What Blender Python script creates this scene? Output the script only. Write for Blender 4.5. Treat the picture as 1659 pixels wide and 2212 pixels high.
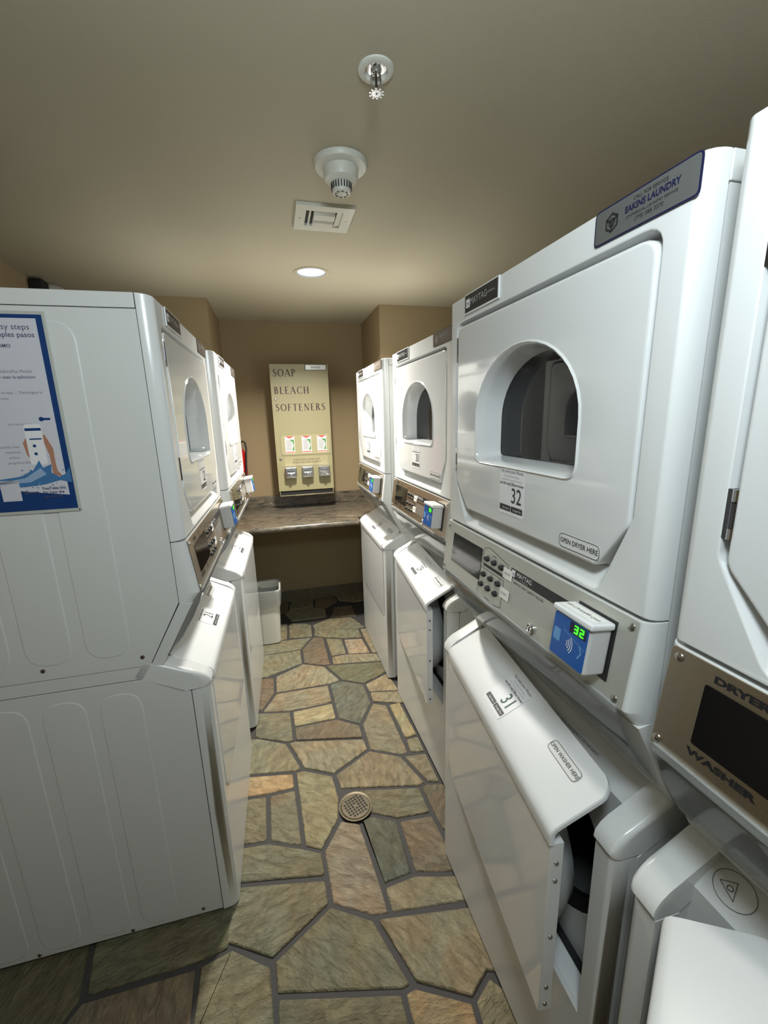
import bpy, bmesh, math, random
from math import sin, cos, pi, sqrt, radians as R
from mathutils import Vector, Matrix
from mathutils.geometry import tessellate_polygon
random.seed(7)
for o in list(bpy.data.objects): bpy.data.objects.remove(o)
SC = bpy.context.scene
COL = SC.collection
# ------------------------------------------------------------------ camera
f_ = Vector((0.23876282, 0.94525817, -0.22243944)); r_ = Vector((0.9676836, -0.25073763, -0.02681596)); u_ = Vector((0.08112195, 0.20884835, 0.97457765))
cd = bpy.data.cameras.new('camera'); cam = bpy.data.objects.new('camera', cd); COL.objects.link(cam)
cd.sensor_fit = 'HORIZONTAL'; cd.sensor_width = 36; cd.lens = 902.387 / 1659 * 36; cd.clip_start = .02
cam.matrix_world = Matrix(((r_.x, u_.x, -f_.x, 0), (r_.y, u_.y, -f_.y, 0), (r_.z, u_.z, -f_.z, 1.557), (0, 0, 0, 1)))
SC.camera = cam
# ------------------------------------------------------------------ world, exposure
w = bpy.data.worlds.new('world'); SC.world = w; w.use_nodes = True
w.node_tree.nodes['Background'].inputs[0].default_value = (.75, .8, .85, 1)
w.node_tree.nodes['Background'].inputs[1].default_value = .02
SC.view_settings.view_transform = 'Standard'; SC.view_settings.look = 'None'
SC.view_settings.exposure = 0.08; SC.view_settings.gamma = 1
# ------------------------------------------------------------------ lamp in the ceiling can, plus an added unseen lamp
CZ = 2.28
l = bpy.data.lights.new('can_lamp', 'AREA'); l.shape = 'DISK'; l.size = .13; l.energy = 35; l.color = (1, .965, .89); l.spread = R(138)
lo = bpy.data.objects.new('can_lamp', l); COL.objects.link(lo); lo.location = (.247, 2.35, CZ - .012)
ADDED_LAMP = (.08, .02, 2.03)       # unseen ceiling lamp behind the camera, added for the cool near light
l = bpy.data.lights.new('added_near_lamp', 'POINT'); l.shadow_soft_size = .11; l.energy = 29; l.color = (.80, .92, 1.0)
lo = bpy.data.objects.new('added_near_lamp', l); COL.objects.link(lo); lo.location = ADDED_LAMP
# ------------------------------------------------------------------ materials
def mat(name, col=(.8, .8, .8), rough=.5, metal=0, spec=.5, emit=None, es=1, coat=0):
    m = bpy.data.materials.new(name); m.use_nodes = True; b = m.node_tree.nodes['Principled BSDF']
    b.inputs['Base Color'].default_value = (*col, 1); b.inputs['Roughness'].default_value = rough
    b.inputs['Metallic'].default_value = metal; b.inputs['Specular IOR Level'].default_value = spec
    b.inputs['Coat Weight'].default_value = coat; b.inputs['Coat Roughness'].default_value = .06
    if emit: b.inputs['Emission Color'].default_value = (*emit, 1); b.inputs['Emission Strength'].default_value = es
    return m
def nodes(m): return m.node_tree.nodes, m.node_tree.links, m.node_tree.nodes['Principled BSDF']
def noisy(m, scale, amt, bump=0, detail=4, stretch=(1, 1, 1), dist=.002):
    n, l, b = nodes(m); tc = n.new('ShaderNodeTexCoord'); mp = n.new('ShaderNodeMapping'); mp.inputs['Scale'].default_value = stretch
    nz = n.new('ShaderNodeTexNoise'); nz.inputs['Scale'].default_value = scale; nz.inputs['Detail'].default_value = detail
    l.new(tc.outputs['Object'], mp.inputs[0]); l.new(mp.outputs[0], nz.inputs['Vector'])
    if amt:
        c = b.inputs['Base Color'].default_value[:]; mx = n.new('ShaderNodeMix'); mx.data_type = 'RGBA'
        mx.inputs['A'].default_value = tuple(x * (1 - amt) for x in c[:3]) + (1,); mx.inputs['B'].default_value = tuple(min(1, x * (1 + amt)) for x in c[:3]) + (1,)
        l.new(nz.outputs['Fac'], mx.inputs['Factor']); l.new(mx.outputs['Result'], b.inputs['Base Color'])
    if bump:
        bp = n.new('ShaderNodeBump'); bp.inputs['Strength'].default_value = bump; bp.inputs['Distance'].default_value = dist
        l.new(nz.outputs['Fac'], bp.inputs['Height']); l.new(bp.outputs[0], b.inputs['Normal'])
    return m
M = {}
M['white'] = noisy(mat('appliance_enamel', (.70, .71, .70), .22, spec=.5), 900, 0, .05, 1, dist=.0004)
M['side'] = noisy(mat('enamel_side_panel', (.655, .665, .65), .38, spec=.4), 700, .01, 0)
M['door'] = mat('glossy_enamel_door', (.70, .71, .705), .09, spec=.6, coat=.3)
M['lip'] = mat('white_plastic', (.735, .745, .745), .30)
M['dark'] = mat('dark_gap', (.012, .012, .013), .7)
M['liner'] = mat('drum_liner', (.16, .17, .16), .4)
M['rubber'] = mat('black_rubber', (.01, .01, .012), .5)
M['steel'] = noisy(mat('brushed_stainless', (.60, .57, .52), .30, 1), 60, .05, .02, 2, (1, 1, 12))
M['chrome'] = mat('chrome', (.75, .75, .77), .12, 1)
M['hinge'] = mat('hinge_zinc', (.22, .22, .25), .3, 1)
M['screw'] = mat('screw_metal', (.45, .44, .42), .3, 1)
M['blackgloss'] = mat('black_display_glass', (.006, .006, .007), .06, spec=.6)
M['black'] = mat('black_print', (.012, .012, .014), .45)
M['grey'] = mat('grey_print', (.18, .18, .18), .5)
M['lgrey'] = mat('light_grey_print', (.42, .42, .43), .5)
M['green'] = mat('green_print', (.02, .09, .06), .5)
M['navy'] = mat('navy_print', (.01, .01, .05), .4)
M['label'] = mat('white_label', (.78, .78, .80), .3)
M['labelw'] = mat('bright_label', (.85, .84, .80), .35)
M['plate'] = mat('silver_sticker', (.145, .15, .145), .25, .3)
M['plateb'] = mat('sticker_reflected_brown', (.16, .13, .10), .3, .5)  # same mirror-like plate, brown of the reflected wall put into its colour
M['badge'] = mat('badge_dark', (.02, .02, .022), .35)
M['badgeb'] = mat('badge_brown', (.03, .022, .018), .35)
M['blue'] = mat('blue_reader_face', (.0, .09, .38), .25)
M['lblue'] = mat('light_blue_print', (.12, .32, .62), .3)
M['case'] = mat('reader_case', (.55, .55, .55), .4)
M['led'] = mat('green_led', (.0, .3, .0), .4, emit=(.05, 1, .02), es=2.2)
def glassmix(name, tint, fac_t, rough=.03, base=(.05, .055, .06), ior=1.5):
    m = bpy.data.materials.new(name); m.use_nodes = True; n = m.node_tree.nodes; l = m.node_tree.links
    n.remove(n['Principled BSDF']); out = n['Material Output']
    tr = n.new('ShaderNodeBsdfTransparent'); tr.inputs[0].default_value = (*tint, 1)
    df = n.new('ShaderNodeBsdfDiffuse'); df.inputs[0].default_value = (*base, 1)
    mx = n.new('ShaderNodeMixShader'); mx.inputs[0].default_value = fac_t; l.new(df.outputs[0], mx.inputs[1]); l.new(tr.outputs[0], mx.inputs[2])
    gl = n.new('ShaderNodeBsdfGlossy'); gl.inputs['Roughness'].default_value = rough; fr = n.new('ShaderNodeFresnel'); fr.inputs[0].default_value = ior
    m2 = n.new('ShaderNodeMixShader'); l.new(fr.outputs[0], m2.inputs[0]); l.new(mx.outputs[0], m2.inputs[1]); l.new(gl.outputs[0], m2.inputs[2]); l.new(m2.outputs[0], out.inputs[0])
    return m
M['glass'] = glassmix('smoked_door_glass', (.55, .56, .55), .75)
M['clear'] = glassmix('clear_plastic_shield', (.96, .97, .97), .80, .08, (.80, .82, .81), 1.22)
M['wall'] = noisy(mat('beige_wall_paint', (.31, .235, .135), .75, spec=.2), 260, .03, .25, 3, dist=.001)
M['ceil'] = noisy(mat('cream_ceiling_paint', (.46, .42, .315), .8, spec=.15), 300, .03, .3, 3, dist=.001)
M['grout'] = noisy(mat('grey_grout', (.044, .040, .038), .7), 150, .15, .5, 4)
M['plastic'] = mat('off_white_plastic', (.62, .62, .55), .4)
M['disp'] = mat('cream_painted_steel', (.34, .305, .17), .4)
M['dispc'] = mat('cream_label', (.40, .355, .20), .45)
M['maroon'] = mat('maroon_lettering', (.045, .008, .015), .5)
M['red'] = mat('red_paint', (.45, .01, .01), .3)
M['pink'] = mat('pale_red_print', (.55, .12, .08), .5)
M['leaf'] = mat('green_carton_print', (.08, .28, .06), .5)
M['silverc'] = mat('silver_carton', (.55, .55, .55), .3)
M['bowlm'] = mat('grey_bowl_plastic', (.46, .48, .48), .3)
M['can'] = mat('trash_can_plastic', (.70, .70, .62), .45)
M['bag'] = glassmix('clear_bin_liner', (.93, .94, .92), .62, .2, (.62, .64, .62))
M['skin'] = mat('printed_skin_tone', (.42, .20, .13), .5)
M['posterblue'] = mat('poster_blue', (.003, .04, .17), .35)
M['posterwhite'] = mat('poster_white', (.60, .60, .66), .3)
M['wave'] = mat('poster_wave_blue', (.05, .17, .38), .35)
M['wavel'] = mat('poster_wave_pale', (.28, .40, .58), .35)
M['ptext'] = mat('poster_text', (.06, .07, .14), .5)
M['acry'] = mat('poster_frame_clear', (.48, .49, .45), .2)
M['brass'] = noisy(mat('drain_metal', (.085, .072, .05), .42, 1), 80, .3)
M['lens'] = mat('lamp_reflector', (.7, .75, .9), .3, emit=(.50, .64, 1.0), es=1.05)
# laminate counter: dark grey-brown marbled
def counter_mat():
    m = mat('marbled_laminate', (.08, .07, .06), .25); n, l, b = nodes(m)
    tc = n.new('ShaderNodeTexCoord'); mp = n.new('ShaderNodeMapping'); mp.inputs['Scale'].default_value = (2.2, 9, 9); mp.inputs['Rotation'].default_value = (0, 0, .18)
    nz = n.new('ShaderNodeTexNoise'); nz.inputs['Scale'].default_value = 3.4; nz.inputs['Detail'].default_value = 11; nz.inputs['Distortion'].default_value = 1.4; nz.inputs['Roughness'].default_value = .62
    cr = n.new('ShaderNodeValToRGB'); e = cr.color_ramp.elements; e[0].position = .33; e[0].color = (.028, .032, .025, 1); e[1].position = .72; e[1].color = (.46, .38, .27, 1)
    for p, c in ((.45, (.085, .075, .055, 1)), (.53, (.16, .125, .09, 1)), (.60, (.10, .085, .065, 1))): q = e.new(p); q.color = c
    l.new(tc.outputs['Object'], mp.inputs[0]); l.new(mp.outputs[0], nz.inputs['Vector']); l.new(nz.outputs['Fac'], cr.inputs[0]); l.new(cr.outputs[0], b.inputs['Base Color'])
    return m
M['counter'] = counter_mat()
# flagstone: colour per stone from an attribute, streaked cleft relief turned per stone
def stone_mat():
    m = mat('cleft_flagstone', (.2, .18, .12), .42, spec=.5); n, l, b = nodes(m)
    at = n.new('ShaderNodeAttribute'); at.attribute_name = 'stone'
    a2 = n.new('ShaderNodeAttribute'); a2.attribute_name = 'turn'
    tc = n.new('ShaderNodeTexCoord'); vr = n.new('ShaderNodeVectorRotate'); vr.rotation_type = 'Z_AXIS'
    l.new(tc.outputs['Object'], vr.inputs['Vector']); l.new(a2.outputs['Fac'], vr.inputs['Angle'])
    mp = n.new('ShaderNodeMapping'); mp.inputs['Scale'].default_value = (1, 2.3, 1); l.new(vr.outputs[0], mp.inputs[0])
    n1 = n.new('ShaderNodeTexNoise'); n1.inputs['Scale'].default_value = 17; n1.inputs['Detail'].default_value = 9; n1.inputs['Roughness'].default_value = .62; n1.inputs['Distortion'].default_value = .8
    n2 = n.new('ShaderNodeTexNoise'); n2.inputs['Scale'].default_value = 5; n2.inputs['Detail'].default_value = 5; n2.inputs['Distortion'].default_value = .5
    n3 = n.new('ShaderNodeTexNoise'); n3.inputs['Scale'].default_value = 75; n3.inputs['Detail'].default_value = 8
    l.new(mp.outputs[0], n1.inputs['Vector']); l.new(tc.outputs['Object'], n2.inputs['Vector']); l.new(mp.outputs[0], n3.inputs['Vector'])
    cr = n.new('ShaderNodeValToRGB'); cr.color_ramp.elements[0].position = .3; cr.color_ramp.elements[0].color = (.60, .57, .52, 1); cr.color_ramp.elements[1].position = .7; cr.color_ramp.elements[1].color = (1.36, 1.36, 1.30, 1)
    l.new(n1.outputs['Fac'], cr.inputs[0])
    mx = n.new('ShaderNodeMix'); mx.data_type = 'RGBA'; mx.blend_type = 'MULTIPLY'; mx.inputs['Factor'].default_value = 1
    l.new(at.outputs['Color'], mx.inputs['A']); l.new(cr.outputs[0], mx.inputs['B'])
    cr2 = n.new('ShaderNodeValToRGB'); cr2.color_ramp.elements[0].position = .42; cr2.color_ramp.elements[0].color = (1.06, .97, .88, 1); cr2.color_ramp.elements[1].position = .58; cr2.color_ramp.elements[1].color = (.95, 1.0, 1.0, 1)
    l.new(n2.outputs['Fac'], cr2.inputs[0])
    m2 = n.new('ShaderNodeMix'); m2.data_type = 'RGBA'; m2.blend_type = 'MULTIPLY'; m2.inputs['Factor'].default_value = 1
    l.new(mx.outputs['Result'], m2.inputs['A']); l.new(cr2.outputs[0], m2.inputs['B']); l.new(m2.outputs['Result'], b.inputs['Base Color'])
    ad = n.new('ShaderNodeMath'); ad.operation = 'MULTIPLY_ADD'; ad.inputs[1].default_value = .55; l.new(n3.outputs['Fac'], ad.inputs[0]); l.new(n1.outputs['Fac'], ad.inputs[2])
    bp = n.new('ShaderNodeBump'); bp.inputs['Strength'].default_value = 1; bp.inputs['Distance'].default_value = .014; l.new(ad.outputs[0], bp.inputs['Height']); l.new(bp.outputs[0], b.inputs['Normal'])
    return m
M['stone'] = stone_mat()
# ------------------------------------------------------------------ mesh builder
FR = (Vector((0, 0, 0)), Vector((1, 0, 0)), Vector((0, 0, 1)), Vector((0, -1, 0)))      # (v, z, out of a front)
ID = (Vector((0, 0, 0)), Vector((1, 0, 0)), Vector((0, 1, 0)), Vector((0, 0, 1)))
_tx = {}
def text_mesh(s, size, xs=1.0, bold=0.0):
    k = (s, size, xs, bold)
    if k not in _tx:
        c = bpy.data.curves.new('t', 'FONT'); c.body = s; c.size = size; c.align_x = 'CENTER'; c.align_y = 'CENTER'; c.resolution_u = 3; c.offset = bold * size
        o = bpy.data.objects.new('t', c); me = o.to_mesh()
        vs = [(v.co.x * xs, v.co.y) for v in me.vertices]; fs = [tuple(p.vertices) for p in me.polygons]
        o.to_mesh_clear(); bpy.data.objects.remove(o); bpy.data.curves.remove(c); _tx[k] = (vs, fs)
    return _tx[k]
def rpoly(pts, r, n=5):
    """round the corners of a polygon; r a number or one per corner"""
    out = []; N = len(pts)
    for i in range(N):
        rr = r[i] if isinstance(r, (list, tuple)) else r
        p = Vector(pts[i]); a = (Vector(pts[i - 1]) - p).normalized(); b = (Vector(pts[(i + 1) % N]) - p).normalized()
        if rr <= 0:
            out += [tuple(p)] * 1; continue
        ang = a.angle(b); t = rr / math.tan(ang / 2); A = p + a * t; B = p + b * t
        for k in range(n + 1):
            q = k / n; out.append(tuple((1 - q) ** 2 * A + 2 * q * (1 - q) * p + q * q * B))
    return out
def rect(x0, x1, y0, y1, r=0, n=5): return rpoly([(x0, y0), (x1, y0), (x1, y1), (x0, y1)], r, n) if r else [(x0, y0), (x1, y0), (x1, y1), (x0, y1)]
def inset(poly, s):
    """move every vertex of a ccw polygon inward by s along the bisector"""
    out = []; N = len(poly)
    for i in range(N):
        p = Vector(poly[i]); a = p; j = i
        k = 1
        while (Vector(poly[i - k]) - p).length < 1e-7: k += 1
        A = p - Vector(poly[i - k]); k = 1
        while (Vector(poly[(i + k) % N]) - p).length < 1e-7: k += 1
        B = Vector(poly[(i + k) % N]) - p
        A.normalize(); B.normalize(); n1 = Vector((-A.y, A.x)); n2 = Vector((-B.y, B.x)); m = n1 + n2
        d = max(.35, 1 + n1.dot(n2)); out.append(tuple(p + m * (s / d)))
    return out
class G:
    def __init__(s): s.v = []; s.f = []; s.m = []; s.mats = []
    def mi(s, m):
        if m not in s.mats: s.mats.append(m)
        return s.mats.index(m)
    def add(s, vs, fs, m, fr=ID):
        b = len(s.v); o, ex, ey, en = fr
        s.v += [tuple(o + ex * p[0] + ey * p[1] + en * (p[2] if len(p) > 2 else 0)) for p in vs]
        s.f += [tuple(b + i for i in f) for f in fs]; s.m += [s.mi(m)] * len(fs); return s
    def box(s, x0, x1, y0, y1, z0, z1, m, fr=ID, r=0, seg=3):
        if r:
            bm = bmesh.new(); bmesh.ops.create_cube(bm, size=1)
            for v in bm.verts: v.co = Vector(((x0 + x1) / 2 + v.co.x * (x1 - x0), (y0 + y1) / 2 + v.co.y * (y1 - y0), (z0 + z1) / 2 + v.co.z * (z1 - z0)))
            bmesh.ops.bevel(bm, geom=bm.edges[:], offset=r, segments=seg, affect='EDGES', profile=.5)
            bm.verts.index_update(); s.add([v.co[:] for v in bm.verts], [[v.index for v in f.verts] for f in bm.faces], m, fr); bm.free(); return s
        return s.add([(x, y, z) for x in (x0, x1) for y in (y0, y1) for z in (z0, z1)], [(0, 1, 3, 2), (4, 6, 7, 5), (0, 4, 5, 1), (2, 3, 7, 6), (0, 2, 6, 4), (1, 5, 7, 3)], m, fr)
    def loops(s, L, m, fr=ID, cap0=True, cap1=True, closed=True):
        n = len(L[0]); vs = [p for l in L for p in l]; fs = []
        for i in range(len(L) - 1):
            for j in range(n if closed else n - 1): fs.append((i * n + j, i * n + (j + 1) % n, (i + 1) * n + (j + 1) % n, (i + 1) * n + j))
        if cap0: fs.append(tuple(range(n - 1, -1, -1)))
        if cap1: fs.append(tuple((len(L) - 1) * n + j for j in range(n)))
        return s.add(vs, fs, m, fr)
    def slab(s, poly, h0, h1, m, fr=ID, bev=0, cap0=True):
        L = [[(x, y, h0) for x, y in poly]]
        if bev:
            L.append([(x, y, h1 - bev) for x, y in poly]); L.append([(x, y, h1 - bev * .3) for x, y in inset(poly, bev * .3)]); L.append([(x, y, h1) for x, y in inset(poly, bev)])
        else: L.append([(x, y, h1) for x, y in poly])
        return s.loops(L, m, fr, cap0)
    def holed(s, outer, holes, h, m, fr=ID):
        tris = tessellate_polygon([[Vector((x, y, 0)) for x, y in outer]] + [[Vector((x, y, 0)) for x, y in H] for H in holes])
        vs = [(x, y, h) for x, y in outer] + [(x, y, h) for H in holes for x, y in H]
        fs = []
        for a, b, c in tris:
            A, B, C = vs[a], vs[b], vs[c]
            fs.append((a, b, c) if (B[0] - A[0]) * (C[1] - A[1]) - (B[1] - A[1]) * (C[0] - A[0]) > 0 else (a, c, b))
        return s.add(vs, fs, m, fr)
    def cyl(s, x, y, r, h0, h1, m, fr=ID, n=16, r1=None, cap0=True, cap1=True):
        r1 = r if r1 is None else r1
        return s.loops([[(x + r * cos(t * 2 * pi / n), y + r * sin(t * 2 * pi / n), h0) for t in range(n)], [(x + r1 * cos(t * 2 * pi / n), y + r1 * sin(t * 2 * pi / n), h1) for t in range(n)]], m, fr, cap0, cap1)
    def lathe(s, x, y, prof, m, fr=ID, n=32, cap0=False, cap1=False, sy=1):
        return s.loops([[(x + r * cos(t * 2 * pi / n), y + sy * r * sin(t * 2 * pi / n), h) for t in range(n)] for r, h in prof], m, fr, cap0, cap1)
    def text(s, t, x, y, size, m, fr=ID, h=.0006, xs=1.0, rot=0, bold=0, align='c'):
        vs, fs = text_mesh(t, size, xs, bold); c, q = cos(rot), sin(rot)
        if align == 'l': x -= min(v[0] for v in vs)
        if align == 'r': x -= max(v[0] for v in vs)
        return s.add([(x + a * c - b * q, y + a * q + b * c, h) for a, b in vs], fs, m, fr)
    def line(s, x0, y0, x1, y1, wd, m, fr=ID, h=.0006):
        d = Vector((x1 - x0, y1 - y0)); d.normalize(); n = Vector((-d.y, d.x)) * wd / 2
        return s.add([(x0 - n.x, y0 - n.y, h), (x1 - n.x, y1 - n.y, h), (x1 + n.x, y1 + n.y, h), (x0 + n.x, y0 + n.y, h)], [(0, 1, 2, 3)], m, fr)
    def ring(s, poly, wd, m, fr=ID, h=.0006):
        return s.loops([[(x, y, h) for x, y in poly], [(x, y, h) for x, y in inset(poly, wd)]], m, fr, False, False)
    def prism(s, prof, v0, v1, m, rl=0, rr=0, seam=1e9, n=5, push=None):
        """(d,z) profile swept along v in a machine's frame; ends rounded by pushing the front back"""
        st = []
        for k in range(n + 1 if rl else 1):
            a = pi / 2 * k / n if rl else pi / 2; st.append((v0 + rl * .62 * (1 - cos(a)) if rl else v0, rl * (1 - sin(a))))
        for k in range(n + 1 if rr else 1):
            a = pi / 2 * (1 - k / n) if rr else pi / 2; st.append((v1 - rr * .40 * (1 - cos(a)) if rr else v1, rr * (1 - sin(a))))
        L = []
        for v, p in st: L.append([(v, (min(d + p, seam) if d < seam else d), z) for d, z in prof])
        return s.loops(L, m)
    def build(s, name, parent=None, sharp=35, smooth=True, loc=None, rotz=0):
        me = bpy.data.meshes.new(name); me.from_pydata(s.v, [], s.f)
        for m in s.mats: me.materials.append(M[m])
        me.polygons.foreach_set('material_index', s.m)
        bm = bmesh.new(); bm.from_mesh(me); bmesh.ops.remove_doubles(bm, verts=bm.verts[:], dist=1e-6)
        bmesh.ops.recalc_face_normals(bm, faces=bm.faces[:]); bm.to_mesh(me); bm.free()
        if smooth: me.polygons.foreach_set('use_smooth', [True] * len(me.polygons)); me.set_sharp_from_angle(angle=R(sharp))
        me.update(); return link(name, me, parent, loc, rotz)
def link(name, me, parent=None, loc=None, rotz=0):
    o = bpy.data.objects.new(name, me); COL.objects.link(o); o.parent = parent
    if me.polygons and me.polygons[0].use_smooth:
        wn = o.modifiers.new('wn', 'WEIGHTED_NORMAL'); wn.keep_sharp = True; wn.weight = 60
    if loc: o.location = loc
    if rotz: o.rotation_euler = (0, 0, rotz)
    return o
def tag(o, label=None, cat=None, group=None, kind=None):
    for k, v in (('label', label), ('category', cat), ('group', group), ('kind', kind)):
        if v: o[k] = v
    return o
def thing(name, loc, rotz, label, cat, group=None):
    o = bpy.data.objects.new(name, None); COL.objects.link(o); o.location = loc; o.rotation_euler = (0, 0, rotz); o.empty_display_size = .1
    return tag(o, label, cat, group)
# ------------------------------------------------------------------ room shell
def slab_obj(name, x0, x1, y0, y1, z0, z1, m):
    return tag(G().box(x0, x1, y0, y1, z0, z1, m).build(name, smooth=False), kind='structure')
XL, XR, YN, YJ, YF = -1.12, 1.40, -1.3, 2.90, 3.50
AL, AR = -.33, .737
slab_obj('wall_left', XL - .1, XL, YN, YJ, 0, CZ, 'wall')
slab_obj('wall_right', XR, XR + .1, YN, YJ, 0, CZ, 'wall')
slab_obj('wall_near', XL - .1, XR + .1, YN - .1, YN, 0, CZ, 'wall')
slab_obj('wall_far_left', XL - .1, AL, YJ, YF + .1, 0, CZ, 'wall')
slab_obj('wall_far_right', AR, XR + .1, YJ, YF + .1, 0, CZ, 'wall')
slab_obj('wall_far', AL, AR, YF, YF + .1, 0, CZ, 'wall')
cg = G(); hole = [(.247 + .07 * cos(t * pi / 16), 2.35 + .07 * sin(t * pi / 16)) for t in range(32)]
cg.holed(rect(XL - .1, XR + .1, YN - .1, YF + .1), [hole], CZ, 'ceil'); cg.box(XL - .1, XR + .1, YN - .1, YF + .1, CZ + .15, CZ + .2, 'ceil')
tag(cg.build('ceiling', smooth=False), kind='structure')
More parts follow.
